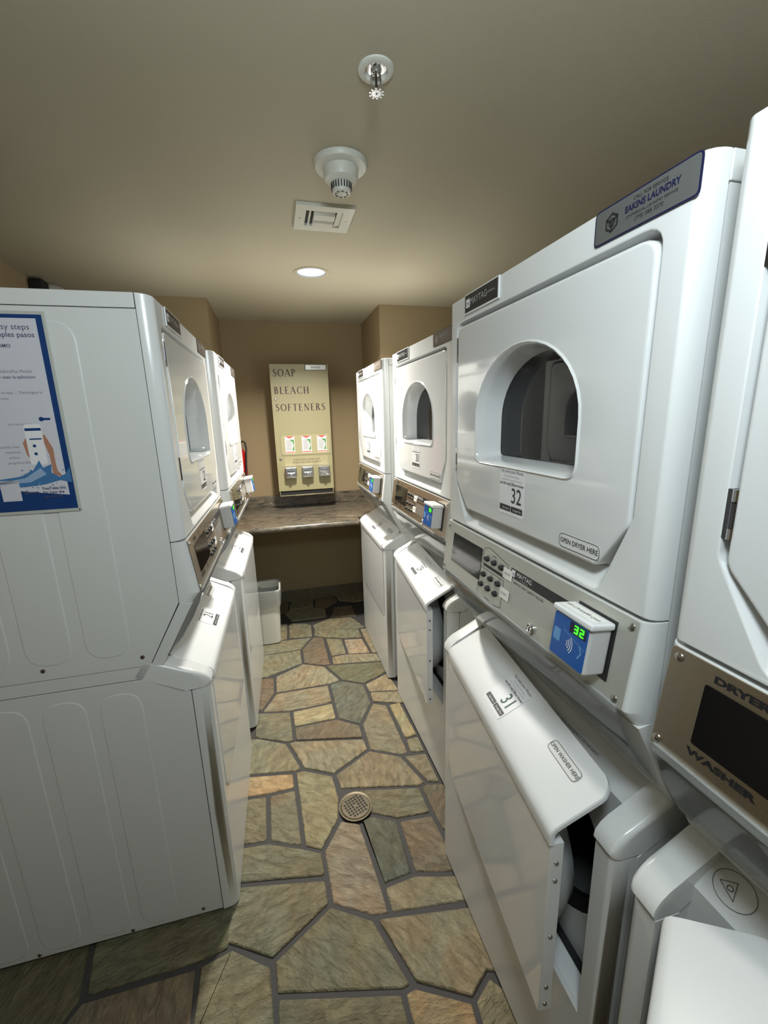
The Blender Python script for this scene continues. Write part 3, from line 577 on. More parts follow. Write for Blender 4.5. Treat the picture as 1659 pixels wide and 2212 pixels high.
def f_service(mm, edge):
    def f(g):
        p = rect(.533, .697, 1.797, 1.844, .007, 3); g.slab(p, .0005, .0022, edge, FR); g.slab(inset(p, .0022), .0022, .0025, mm, FR); h = .0029; t = 'grey' if mm == 'plateb' else 'badge'
        g.text('CALL FOR SERVICE', .628, 1.8345, .0062, t, FR, h, 1.0); g.text('EAKINS LAUNDRY', .630, 1.825, .0112, 'navy' if mm == 'plate' else t, FR, h, .90, bold=.03); g.text('COMMERCIAL LAUNDRY SERVICE', .630, 1.8155, .0045, t, FR, h, 1.15); g.text('(775) 588 3370', .628, 1.8085, .0065, t, FR, h, 1.1)
        hx = [(.566 + .013 * cos(a), 1.820 + .013 * sin(a)) for a in [pi / 6 + pi / 3 * k for k in range(6)]]; g.ring(hx, .0028, t, FR, h)
        for k in range(3): a = pi / 6 + 2 * pi / 3 * k; g.line(.566, 1.820, .566 + .012 * cos(a), 1.820 + .012 * sin(a), .003, t, FR, h)
        g.ring([(.566 + .006 * cos(a), 1.820 + .006 * sin(a)) for a in [pi / 6 * k for k in range(12)]], .0022, t, FR, h)
    return f
def f_leaf(g):
    rnd = random.Random(2); F = (Vector((0, .0585, .862)), Vector((1, 0, 0)), Vector((0, .068, .053)).normalized(), Vector((0, -.053, .068)).normalized())
    # decal on the frame under the open lip: warning triangle and a cluster of leaves
    for k in range(60):
        x, y = .115 + rnd.uniform(0, .26), .018 + rnd.uniform(0, .045); r = rnd.uniform(.004, .007); a = rnd.uniform(0, 3.1)
        g.add([(x + r * cos(a + t) * (1 if t % 2 else .7), y + r * sin(a + t) * .8, .0008 + k * 1e-5) for t in (0, 1.05, 2.1, 3.14, 4.2, 5.2)], [(0, 1, 2, 3, 4, 5)], rnd.choice(['grey', 'leafd', 'leafd']), F)
    for a, b in (((.064, .034), (.088, .024)), ((.088, .024), (.080, .048)), ((.080, .048), (.064, .034))): g.line(*a, *b, .0011, 'leafd', F, .001)
    g.ring([(.0775 + .0045 * cos(t * pi / 6), .035 + .004 * sin(t * pi / 6)) for t in range(12)], .0014, 'leafd', F, .001)
    g.ring([(.082 + .027 * cos(t * pi / 10), .037 + .024 * sin(t * pi / 10)) for t in range(20)], .0009, 'leafd', F, .001)
M['leafd'] = mat('decal_dark_green', (.10, .11, .09), .5)
def f_warn(g):
    F = (Vector((0, .0585, .862)), Vector((1, 0, 0)), Vector((0, .068, .053)).normalized(), Vector((0, -.053, .068)).normalized())
    g.text('DO NOT OPEN DOOR UNTIL CYCLE IS COMPLETE. USE ONLY LOW SUDS HIGH EFFICIENCY DETERGENT.', .36, .030, .0085, 'grey', F, .001, .98, bold=.02)
def f_es(g): g.lathe(0, 0, [(.0045, 0), (.004, .002), (.0008, .003)], 'screw', (Vector((0, 0, 0)), Vector((0, 0, 1)), Vector((0, 1, 0)), Vector((1, 0, 0))), 8)
def machine(tagn, loc, ang, wnum, dnum, label, steel, svc, badge, style, opening=0, decal=False, warn=False, ncol='black', linetxt=False):
    t = thing('stacked_laundry_machine', loc, ang, label, 'washer dryer', 'stacked coin laundry machines along the aisle')
    part('body', 'cabinet', t, f_body, sharp=30); part('lid', 'top_panel', t, f_lid); part('side0', 'side_panel', t, lambda g: side_panels(g, 0)); part('side1', 'side_panel', t, lambda g: side_panels(g, 1))
    part('dshell', 'dryer_front', t, f_dryer_shell)
    part('drum', 'dryer_drum', t, f_drum)
    d = part('ddoor', 'dryer_door', t, f_dryer_door)
    part('dglass', 'door_window', d, f_glass)
    part('h1', 'hinge', d, f_hinge(.056, 1.695, 1.752, -.003)); part('h2', 'hinge', d, f_hinge(.056, 1.409, 1.467, -.003))
    g = G(); sticker(g, dnum, FR, .338, 1.345, .088, .098, .0022); o = g.build('number_sticker', d); o['label'] = 'number sticker reading ' + dnum
    part('odryer', 'open_label', d, f_open('OPEN DRYER HERE', .500, .600, 1.316, 1.343, FR, .0021, .0125))
    for z in (1.742, 1.704, 1.541, 1.455, 1.415): o = part('es', 'edge_screw', d, f_es); o.location = (.648, .012, z)
    part('badge' + badge, 'badge_plate', t, f_badge(badge)); part('svc' + svc, 'service_plate', t, f_service(svc, 'navy' if svc == 'plate' else 'badge'))
    part('pshell', 'control_housing', t, f_panel_shell)
    part('console', 'detergent_console', t, f_console)
    p = part('plate' + steel, 'control_panel', t, f_plate(steel))
    if style != 'plain': part('dl' + style, 'dryer_lettering', p, f_letter('DRYER', style)); part('wl' + style, 'washer_lettering', p, f_letter('WASHER', style))
    part('keyp', 'key_outline', p, f_keyprint); part('rules', 'rules_label', p, f_rules); part('displ', 'display_window', p, f_display)
    for v_, t_ in [(.254, .105), (.287, .105), (.32, .105), (.247, .063), (.281, .063), (.314, .063), (.241, .036), (.275, .036), (.308, .036)]:
        o = part('key', 'button', p, f_key); o.location = PF[0] + PF[1] * v_ + PF[2] * t_ + PF[3] * .002
    o = part('lock', 'panel_lock', p, f_lock); o.location = PF[0] + PF[1] * .455 + PF[2] * .020 + PF[3] * .002
    for v_, t_ in ((.024, .136), (.020, .013), (.676, .136), (.672, .013)): o = part('pscrew', 'screw', p, f_pscrew); o.location = PF[0] + PF[1] * v_ + PF[2] * t_ + PF[3] * .002
    for k, (x, y) in enumerate(((.345, .100), (.343, .052))):
        def f_pl(g): g.slab(rect(x - .015, x + .021, y - .013, y + .011, .001, 1), .0035, .0041, 'labelw', PF); g.text('START' if k else 'ENTER', x + .003, y - .001, .0075, 'grey', PF, .0044)
        part('plabel%d' % k, 'paper_label', p, f_pl)
    r = part('reader', 'card_reader', t, f_reader); r['label'] = 'grey payment reader with blue face'
    part('rface', 'blue_screen', r, f_rface); part('dig' + dnum, 'green_digits', r, f_digits(dnum))
    if ncol == 'green':
        def f_note(g):
            F = (PF[0] + PF[2] * .1272, PF[1], PF[3], PF[2]); g.slab(rect(.566, .642, .012, .040, .001, 1), 0, .0004, 'labelw', F); g.text('No Card/App Only', .604, .026, .0100, 'black', F, .0007, .92)
        part('note', 'paper_note', r, f_note)
    part('wshell', 'washer_front', t, f_washer_shell); part('cap0', 'top_corner', t, f_cap(0)); part('cap1', 'top_corner', t, f_cap(1)); fr = part('frame', 'washer_opening', t, f_frame)
    if decal: part('leaf', 'leaf_decal', fr, f_leaf)
    if warn: part('warn', 'warning_text', fr, f_warn)
    s = part('shield', 'clear_splash_shield', t, f_shield)
    # the door turns about its hinge line
    hv, hd = .050, -.002; dv = .018 if decal else 0
    wd = part('wdoor', 'washer_door', t, f_wdoor); wd.matrix_local = Matrix.Translation((hv + dv, hd + dv * .3, 0)) @ Matrix.Rotation(-opening, 4, 'Z') @ Matrix.Translation((-hv, -hd, 0))
    part('lip', 'door_lip', wd, f_lip); part('bowl', 'inner_bowl', wd, f_bowl)
    part('wh1', 'hinge', wd, f_hinge(.049, .745, .800, -.011)); part('wh2', 'hinge', wd, f_hinge(.049, .415, .470, -.011))
    g = G(); sticker(g, wnum, LF, .338, .004, .084, .088 if decal else .086, .0004, ncol, True)
    o = g.build('number_sticker', wd); o['label'] = 'number sticker reading ' + wnum
    if linetxt: part('stext', 'service_text', wd, lambda g: g.text('For service on this machine please call the number above', .505, .004, .0056, 'lgrey', LF, .0006))
    part('owash', 'open_label', wd, f_open('OPEN WASHER HERE', .505, .600, .055, .081, LF, .0005, .0112))
    for z in (.775, .735, .60, .47, .425): o = part('es', 'edge_screw', wd, f_es); o.location = (.646, 0, z)
    return t
M['steelw'] = noisy(mat('brushed_stainless_warm', (.64, .56, .45), .3, 1), 60, .05, .02, 2, (1, 1, 12))
M['steelc'] = noisy(mat('stainless_reflected_grey', (.50, .50, .45), .32, .35), 60, .03, .02, 2)  # same stainless as the other panels, its grey reflection put into the colour
HP = pi / 2
machine('34', (.492, .404, 0), -HP + .0290, '33', '34', 'nearest white stacked machine on the right, washer door swung wide open', 'steelw', 'plate', 'badge', 'big', R(56), decal=True)
machine('32', (.485, 1.138, 0), -HP + .0201, '31', '32', 'white stacked machine numbered 31 and 32, between the nearest and middle right-hand machines', 'steelc', 'plate', 'badge', 'plain', R(7.2), warn=True, ncol='green')
machine('30', (.576, 2.054, 0), -HP + .0226, '29', '30', 'white stacked machine numbered 29 and 30, middle of the right row', 'steelw', 'plateb', 'badge', 'small', R(6.0), warn=True, linetxt=True)
machine('28', (.555, 2.868, 0), -HP + .0026, '27', '28', 'white stacked machine at the far end of the right row, beside the counter', 'steelw', 'plateb', 'badgeb', 'small', 0, linetxt=True)
machine('22', (-.247, 1.142, 0), HP - .0148, '21', '22', 'white stacked machine numbered 21 and 22 at the left, blue poster on its side', 'steelw', 'plateb', 'badgeb', 'small', 0, linetxt=True)
machine('24', (-.218, 1.968, 0), HP - .0305, '23', '24', 'white stacked machine on the left, behind the one with the poster', 'steelw', 'plateb', 'badgeb', 'small', 0, linetxt=True)
# ------------------------------------------------------------------ poster on the side of the left machine
def poster():
    a = -.0148; rot = Matrix.Rotation(HP + a, 4, 'Z'); t = thing('poster', Vector((-.247, 1.142, 0)), 0, 'white poster with blue border and phone in hand, on the left machine side', 'poster')
    ox = rot @ Vector((-.0026, 0, 0)); ey = Vector((0, 0, 1)); ex = -(rot @ Vector((0, 1, 0))); en = rot @ Vector((-1, 0, 0))
    F = (ox + Vector((0, 0, 0)), ex, ey, en)          # x = -d
    x0, x1, y0, y1 = -.515, -.219, 1.355, 1.801
    g = G(); g.slab(rect(x0, x1, y0, y1, .004, 3), 0, .003, 'acry', F, .001); g.build('frame_edge', t)
    g = G(); g.slab(rect(x0 + .006, x1 - .006, y0 + .008, y1 - .007), .003, .0036, 'posterblue', F); g.build('blue_border', t)
    g = G(); h = .0042
    g.slab([(x0 + .018, 1.405), (-.38, 1.418), (-.30, 1.405), (-.237, 1.396), (-.237, 1.790 - .004), (x0 + .018, 1.786)], .0036, .0040, 'posterwhite', F)
    T = lambda s, x, y, z, m='ptext', b=0: g.text(s, x, y, z, m, F, h, 1, bold=b, align='r')
    T('3 easy steps', -.252, 1.768, .017); T('3 simples pasos', -.245, 1.752, .015, b=.01); T('COMO', -.294, 1.729, .010, b=.02)
    T('Download the EakinsPay Mobile', -.263, 1.676, .009, 'grey'); T('Bajen o usen la aplicacion', -.259, 1.664, .009, b=.01)
    T('Scan to app  /  Descargue la', -.252, 1.631, .0085, 'grey'); T('mobile', -.318, 1.618, .007, 'grey'); T('Start the machine', -.285, 1.562, .0065, 'grey')
    for i, s in enumerate(('laundry free', 'machines', 'solitos', 'programmable')): T(s, (-.318, -.318, -.322, -.30)[i], 1.512 - .012 * i, .008, 'grey')
    # two hands and a phone
    for q, mm in (([(-.310, 1.520), (-.300, 1.535), (-.295, 1.525), (-.297, 1.505), (-.300, 1.490), (-.292, 1.470), (-.306, 1.492)], 'skin'), ([(-.272, 1.535), (-.264, 1.538), (-.252, 1.505), (-.253, 1.475), (-.252, 1.455), (-.243, 1.440), (-.262, 1.445), (-.262, 1.490), (-.266, 1.51)], 'skin')): g.slab(q[::-1], h - .0002, h, mm, F)
    g.slab(rect(-.302, -.268, 1.470, 1.562, .006, 3), h, h + .0002, 'label', F); h2 = h + .0005
    g.slab(rect(-.301, -.269, 1.547, 1.553), h2 - .0002, h2, 'posterblue', F); g.slab(rect(-.295, -.271, 1.527, 1.530), h2 - .0002, h2, 'posterblue', F)
    for y in (1.513, 1.495): g.cyl(-.288, y, .0035, h2 - .0002, h2, 'posterblue', F, 10)
    g.slab(rect(-.266, -.246, 1.570, 1.575, .002, 2), h - .0002, h, 'posterblue', F); g.cyl(-.264, 1.5725, .005, h - .0002, h + .0001, 'posterblue', F, 12)
    # splash of water
    top = [(-.497, 1.432), (-.44, 1.440), (-.38, 1.438), (-.33, 1.444), (-.30, 1.458), (-.285, 1.480), (-.280, 1.462), (-.262, 1.470), (-.265, 1.450), (-.250, 1.440), (-.237, 1.446), (-.2265, 1.462)]
    bot = [(-.2265, 1.425), (-.25, 1.432), (-.28, 1.424), (-.32, 1.420), (-.40, 1.418), (-.497, 1.410)]
    g.slab((top + bot)[::-1], h2, h2 + .0002, 'wave', F)
    g.slab([(-.45, 1.436), (-.38, 1.432), (-.32, 1.440), (-.285, 1.462), (-.275, 1.447), (-.31, 1.430), (-.38, 1.427)][::-1], h2 + .0003, h2 + .0005, 'wavel', F)
    rnd = random.Random(4)
    for k in range(26): g.cyl(rnd.uniform(-.33, -.24), rnd.uniform(1.41, 1.49), rnd.uniform(.0008, .0022), h2, h2 + .0006, rnd.choice(['wave', 'wavel']), F, 7)
    g.text('YouTube link', -.266, 1.414, .009, 'ptext', F, h + .001, bold=.02); g.text('for how the', -.268, 1.4045, .009, 'ptext', F, h + .001, bold=.02); g.text('app works', -.270, 1.395, .009, 'ptext', F, h + .001, bold=.02)
    g.line(-.298, 1.406, -.322, 1.406, .003, 'ptext', F, h + .001); g.add([(-.320, 1.411, h + .001), (-.329, 1.406, h + .001), (-.320, 1.401, h + .001)], [(0, 1, 2)], 'ptext', F)
    g.slab(rect(-.372, -.334, 1.388, 1.436), h + .0008, h + .001, 'posterwhite', F)
    g.build('printed_sheet', t, smooth=False)
    g = G(); g.lathe(-.2225, 1.3595, [(.0022, .003), (.0018, .0042), (.0003, .0046)], 'screw', F, 8); g.build('corner_pin', t)
poster()
# ------------------------------------------------------------------ counter with upstand
def counter():
    zt, fy = .857, 2.800; t = thing('counter', (0, 0, 0), 0, 'dark marbled laminate counter with a rounded front edge across the far alcove', 'counter')
    g = G(); prof = [(fy + .02, zt - .042)]
    for k in range(9): a = -pi / 2 - pi * k / 8 * 1.0; prof.append((fy + .021 + .021 * cos(a), zt - .021 + .021 * sin(a)))
    prof += [(2.905, zt), (2.905, zt - .03), (fy + .05, zt - .03)]
    g.loops([[(x, y, z) for y, z in prof] for x in (AL + .005, .530)], 'counter'); g.box(AL + .002, AR - .002, 2.902, YF - .002, zt - .03, zt, 'counter'); g.build('worktop', t)
    g = G(); g.box(AL + .002, AR - .002, YF - .022, YF - .002, zt, .951, 'counter', r=.004); g.build('backsplash', t)
counter()
# ------------------------------------------------------------------ soap vending machine on the far wall
GLY = {  # strokes on a 1-high grid: ('l',x0,y0,x1,y1,thick) and ('a',cx,cy,rx,ry,a0,a1)
 'S': (.52, [('s',)]), 'O': (.84, [('a', .42, .5, .37, .5, 0, 360)]), 'A': (.78, [('l', .06, 0, .37, 1, 0), ('l', .37, 1, .72, 0, 1), ('l', .19, .36, .58, .36, 0), ('f', .06, 0), ('f', .72, 0)]),
 'P': (.58, [('l', .12, 0, .12, 1, 1), ('f', .12, 0), ('a', .2, .75, .30, .25, -90, 90), ('l', .05, 1, .22, 1, 0), ('l', .12, .5, .22, .5, 0)]),
 'B': (.60, [('l', .12, 0, .12, 1, 1), ('a', .2, .76, .25, .24, -90, 90), ('a', .2, .26, .32, .26, -90, 90), ('l', .05, 1, .22, 1, 0), ('l', .12, .52, .22, .52, 0), ('l', .05, 0, .22, 0, 0)]),
 'L': (.54, [('l', .12, 0, .12, 1, 1), ('f', .12, 1), ('l', .05, 0, .5, 0, 0), ('l', .5, 0, .5, .14, 0)]),
 'E': (.56, [('l', .12, 0, .12, 1, 1), ('l', .05, 0, .5, 0, 0), ('l', .05, 1, .46, 1, 0), ('l', .12, .52, .38, .52, 0), ('l', .5, 0, .5, .14, 0), ('l', .46, 1, .46, .88, 0), ('l', .38, .45, .38, .6, 0)]),
 'C': (.76, [('a', .44, .5, .38, .5, 45, 315), ('l', .70, .86, .70, .98, 0)]), 'H': (.78, [('l', .12, 0, .12, 1, 1), ('l', .66, 0, .66, 1, 1), ('l', .12, .52, .66, .52, 0), ('f', .12, 0), ('f', .12, 1), ('f', .66, 0), ('f', .66, 1)]),
 'F': (.52, [('l', .12, 0, .12, 1, 1), ('f', .12, 0), ('l', .05, 1, .46, 1, 0), ('l', .12, .52, .38, .52, 0), ('l', .46, 1, .46, .87, 0), ('l', .38, .45, .38, .6, 0)]),
 'T': (.66, [('l', .33, 0, .33, 1, 1), ('f', .33, 0), ('l', .04, 1, .62, 1, 0), ('l', .04, 1, .04, .86, 0), ('l', .62, 1, .62, .86, 0)]),
 'N': (.80, [('l', .12, 0, .12, 1, 0), ('l', .68, 0, .68, 1, 0), ('l', .12, 1, .68, 0, 1), ('f', .12, 0), ('f', .68, 1)]),
 'R': (.66, [('l', .12, 0, .12, 1, 1), ('f', .12, 0), ('a', .2, .76, .26, .24, -90, 90), ('l', .05, 1, .22, 1, 0), ('l', .12, .52, .22, .52, 0), ('l', .28, .52, .62, 0, 1)])}
def serif(g, s, x, y, hh, m, F, h, sp=.10):
    tk, tn = .16 * hh, .06 * hh
    for ch in s:
        wd, st = GLY[ch]
        for q in st:
            if q[0] == 'l': g.line(x + q[1] * hh, y + q[2] * hh, x + q[3] * hh, y + q[4] * hh, tk if q[5] else tn, m, F, h)
            elif q[0] == 'f': g.line(x + (q[1] - .11) * hh, y + q[2] * hh, x + (q[1] + .11) * hh, y + q[2] * hh, tn, m, F, h)
            elif q[0] == 'a':
                n = 20
                for k in range(n):
                    a, b = [R(q[5] + (q[6] - q[5]) * (k + e) / n) for e in (0, 1.05)]; wv = tn + (tk - tn) * abs(cos((a + b) / 2)) ** 1.5
                    g.line(x + (q[1] + q[3] * cos(a)) * hh, y + (q[2] + q[4] * sin(a)) * hh, x + (q[1] + q[3] * cos(b)) * hh, y + (q[2] + q[4] * sin(b)) * hh, wv, m, F, h)
            else:
                P = [(.44, .86), (.36, .97), (.25, 1.0), (.13, .94), (.09, .80), (.14, .66), (.27, .54), (.40, .42), (.46, .27), (.42, .10), (.29, .0), (.15, .02), (.06, .14)]; W_ = [0, 0, 0, .4, .8, 1, 1, 1, .8, .5, 0, 0, 0]
                for i in range(len(P) - 1): g.line(x + P[i][0] * hh, y + P[i][1] * hh, x + P[i + 1][0] * hh, y + P[i + 1][1] * hh, tn + (tk - tn) * (W_[i] + W_[i + 1]) / 2, m, F, h)
                g.line(x + .44 * hh, y + .86 * hh, x + .44 * hh, y + .98 * hh, tn, m, F, h); g.line(x + .06 * hh, y + .14 * hh, x + .06 * hh, y + .02 * hh, tn, m, F, h)
        x += (wd + sp) * hh
    return x
def serif_w(s, hh, sp=.10): return sum((GLY[c][0] + sp) * hh for c in s)
def dispenser():
    t = thing('soap_dispenser', (0, YF, .96), 0, 'cream metal vending box lettered SOAP BLEACH SOFTENERS on the far wall above the counter', 'vending machine')
    F = (Vector((0, -.20, -.9231)), Vector((.9763, 0, 0)), Vector((0, 0, .9763)), Vector((0, -1, 0)))
    x0, x1, y0, y1 = 0, .4385, .998, 1.963
    g = G(); g.box(x0, x1, y0, y1, -.199, 0, 'disp', F, .003); g.build('case', t)
    g = G(); h = .0006
    for s, xa, xb, y in (('SOAP', .025, .200, 1.874), ('BLEACH', .025, .294, 1.747), ('SOFTENERS', .026, .412, 1.621)):
        hh = .050; wv = serif_w(s, hh, .10); sp = .10 + ((xb - xa) - wv) / hh / len(s); serif(g, s, xa, y, hh, 'maroon', F, h, sp)
    g.build('lettering', t, smooth=False)
    g = G(); g.slab(rect(.264, .428, 1.916, 1.960, .003, 2), 0, .0015, 'black', F); g.slab(rect(.269, .423, 1.920, 1.956, .002, 2), .0015, .002, 'steel', F); g.text('EAKINS', .346, 1.938, .02, 'grey', F, .0026, 1.1, bold=.02); g.build('nameplate', t)
    for x, y in ((.030, 1.709), (.031, 1.254)): g = G(); g.lathe(x, y, [(.0095, 0), (.009, .004), (.006, .006), (.0005, .006)], 'screw', F, 14); g.box(x - .001, x + .001, y - .005, y + .003, .006, .0066, 'black', F); g.build('key_lock', t)
    g = G(); g.slab(rect(.043, .424, 1.281, 1.440), .0, .0022, 'dispc', F, .0008); g.ring(rect(.043, .424, 1.281, 1.440), .0012, 'grey', F, .0026)
    for x in (.050, .234, .417):
        for y in (1.288, 1.433): g.lathe(x, y, [(.0035, .002), (.003, .004), (.0004, .0044)], 'screw', F, 8)
    w_ = g.build('product_window', t)
    for x in (.075, .204, .324):
        g = G(); h = .003; y0_, wd = 1.297, .072; g.slab(rect(x, x + wd, y0_, y0_ + .130), .0022, .003, 'labelw', F)
        g.add([(x, y0_ + .130, h + .0004), (x + wd, y0_ + .130, h + .0004), (x + wd / 2, y0_ + .112, h + .0004)], [(0, 2, 1)], 'pink', F); g.slab(rect(x + .002, x + wd - .002, y0_ + .004, y0_ + .012), h, h + .0004, 'pink', F)
        g.slab(rect(x + .006, x + wd - .004, y0_ + .020, y0_ + .106, .006, 3), h, h + .0006, 'silverc', F)
        g.slab([(x + .050, y0_ + .020), (x + wd - .004, y0_ + .022), (x + wd - .004, y0_ + .104), (x + .036, y0_ + .104), (x + .056, y0_ + .080), (x + .060, y0_ + .050)], h + .0006, h + .001, 'leaf', F)
        g.line(x + .050, y0_ + .028, x + .062, y0_ + .06, .006, 'label', F, h + .0014); g.line(x + .062, y0_ + .06, x + .050, y0_ + .092, .005, 'label', F, h + .0014)
        for k in range(4): g.line(x + .014, y0_ + .035 + .017 * k, x + .044 - .004 * (k % 2), y0_ + .037 + .017 * k, .004, 'lgrey', F, h + .0014)
        g.build('product_card', w_, smooth=False)
    g = G(); g.slab(rect(.060, .400, 1.196, 1.268), 0, .0005, 'dispc', F); g.text('COIN SLIDE LOCKS OUT', .232, 1.243, .0195, 'maroon', F, .0010, .98); g.text('WHEN COLUMN IS EMPTY', .232, 1.221, .0195, 'maroon', F, .0010, .98); g.line(.155, 1.203, .30, 1.203, .0012, 'lgrey', F, .001); g.line(.04, 1.193, .415, 1.196, .0014, 'grey', F, .0010); g.build('notice_label', t, smooth=False)
    for i, x in enumerate((.058, .188, .318)):
        g = G(); g.box(x, x + .088, 1.108, 1.190, .0, .052, 'chrome', F, .007, 3); g.box(x + .012, x + .076, 1.118, 1.150, .050, .062, 'chrome', F, .005); g.box(x + .036, x + .052, 1.124, 1.142, .060, .078, 'chrome', F, .004)
        s_ = g.build('coin_slide', t)
        g = G()
        for k in range(3): g.box(x + .018 + .018 * k, x + .032 + .018 * k, 1.158, 1.163, .0518, .0526, 'black', F)
        g.build('coin_slots', s_)
    g = G(); g.box(.012, .428, .963, .997, -.15, -.010, 'dark', F); g.box(.008, .431, .959, .9625, -.10, .004, 'disp', F); g.box(.007, .011, .960, .998, -.10, .003, 'disp', F); g.box(.428, .432, .960, .998, -.10, .003, 'disp', F); g.box(.13, .28, .958, .966, .002, .006, 'disp', F); g.build('delivery_tray', t)
dispenser()
# ------------------------------------------------------------------ fire extinguisher in the alcove
def extinguisher():
    t = thing('fire_extinguisher', (-.276, YF - .07, 1.02), 0, 'red fire extinguisher on the far wall, half hidden behind the left machines', 'fire extinguisher')
    g = G(); g.lathe(0, 0, [(.001, 0), (.045, .004), (.052, .02), (.052, .27), (.040, .31), (.018, .335), (.016, .35)], 'red', n=28); g.build('cylinder', t)
    g = G(); g.cyl(0, 0, .017, .35, .375, 'black', n=14); g.box(-.012, .012, -.075, .01, .375, .385, 'black', r=.003); g.box(-.01, .01, -.07, 0, .395, .405, 'black', r=.003); g.build('valve_head', t)
    g = G(); L = [(.012, 0, .36), (.035, -.01, .385), (.052, -.02, .37), (.057, -.03, .33), (.050, -.045, .24), (.040, -.055, .12)]
    g.loops([[(x + .007 * cos(a), y + .007 * sin(a), z) for a in [pi / 4 * k for k in range(8)]] for x, y, z in L], 'black'); g.build('hose', t)
    g = G(); g.box(-.02, .02, .05, .067, .1, .36, 'dark', r=.003); g.build('bracket', t)
extinguisher()
# ------------------------------------------------------------------ waste bin with a clear liner
def bin_():
    t = thing('waste_bin', (-.142, 2.885, .010), 0, 'white plastic waste bin with a clear liner folded over its rim, under the counter', 'waste bin')
    def loop(hx, hy, z, r=.04): return [(x, y, z) for x, y in rect(-hx, hx, -hy, hy, r, 5)]
    g = G(); L = [loop(.066, .082, 0, .03), loop(.069, .085, .004, .03), loop(.078, .094, .18), loop(.088, .104, .385), loop(.094, .110, .388), loop(.094, .110, .402), loop(.085, .101, .402), loop(.083, .099, .38), loop(.074, .090, .18), loop(.063, .079, .012)]
    g.loops(L, 'can'); g.build('bin_body', t)
    rnd = random.Random(9); g = G(); L = []
    n = len(loop(.1, .1, 0)); ph = [rnd.uniform(-1, 1) for _ in range(n)]
    for k, (hx, hy, z, am) in enumerate([(.093, .109, .290, .004), (.0965, .112, .33, .0035), (.0985, .114, .37, .0025), (.099, .115, .402, .001), (.0965, .1125, .4085, .001), (.088, .104, .404, .001), (.078, .094, .33, .005), (.070, .086, .15, .006)]):
        L.append([(x * (1 + am * 9 * ph[(i + k // 2) % n] * .6), y * (1 + am * 9 * ph[(i * 3 + k) % n] * .5), z + am * 2 * ph[(i * 2 + k) % n]) for i, (x, y, z) in enumerate(loop(hx, hy, z))])
    g.loops(L, 'bag', cap0=False, cap1=False); g.build('bin_liner', t)
bin_()
# ------------------------------------------------------------------ floor drain
def drain():
    t = thing('floor_drain', (.198, 1.392, .0), 0, 'round brass floor drain with a grid of square holes, sunk in the flagstones', 'drain')
    g = G(); g.lathe(0, 0, [(.068, .002), (.068, .0125), (.063, .0130), (.0565, .0112), (.056, .0102)], 'brass', n=36); g.build('rim', t)
    g = G(); r = .056; p = .0125; hs = .0042; holes = []
    for i in range(-4, 5):
        for j in range(-4, 5):
            if (i * p) ** 2 + (j * p) ** 2 < (r - .009) ** 2 and (i, j) != (0, 0):
                c, s = cos(.35), sin(.35); x, y = i * p, j * p; q = [(x - hs, y - hs), (x - hs, y + hs), (x + hs, y + hs), (x + hs, y - hs)]; holes.append([(a * c - b * s, a * s + b * c) for a, b in q])
    g.holed([(r * cos(a), r * sin(a)) for a in [pi / 24 * k for k in range(48)]], holes, .0112, 'brass')
    for h_ in holes: g.loops([[(x, y, .0112) for x, y in h_], [(x, y, .0100) for x, y in h_]], 'brass', cap0=False, cap1=False)
    g.build('grate', t, smooth=False)
    g = G(); g.cyl(0, 0, .0665, .0005, .0099, 'dark', n=30); g.build('drain_pit', t)
drain()
# ------------------------------------------------------------------ ceiling fittings
def DN(x, y): return (x, y, CZ)
DF = (Vector((0, 0, 0)), Vector((1, 0, 0)), Vector((0, -1, 0)), Vector((0, 0, -1)))
def can_light(x, y, label):
    t = thing('recessed_light', DN(x, y), 0, label, 'ceiling light')
    g = G(); g.lathe(0, 0, [(.088, 0), (.087, .004), (.080, .006), (.072, .004), (.069, -.004)], 'ceil', DF, 40); g.build('trim_ring', t)
    g = G(); g.lathe(0, 0, [(.0695, -.002), (.066, -.03), (.05, -.10), (.001, -.10)], 'lens', DF, 40); g.build('reflector', t)
can_light(.247, 2.35, 'lit recessed ceiling light above the far end of the aisle')
def added_fixture():  # ceiling plate added to go with the unseen near lamp
    t = thing('added_near_light', (ADDED_LAMP[0], ADDED_LAMP[1], CZ), 0, 'added round white ceiling lamp, out of view, over the near end of the aisle', 'ceiling light')
    g = G(); g.lathe(0, 0, [(.15, 0), (.15, .012), (.135, .016), (.001, .016)], 'plastic', DF, 40); g.build('base_plate', t)
added_fixture()
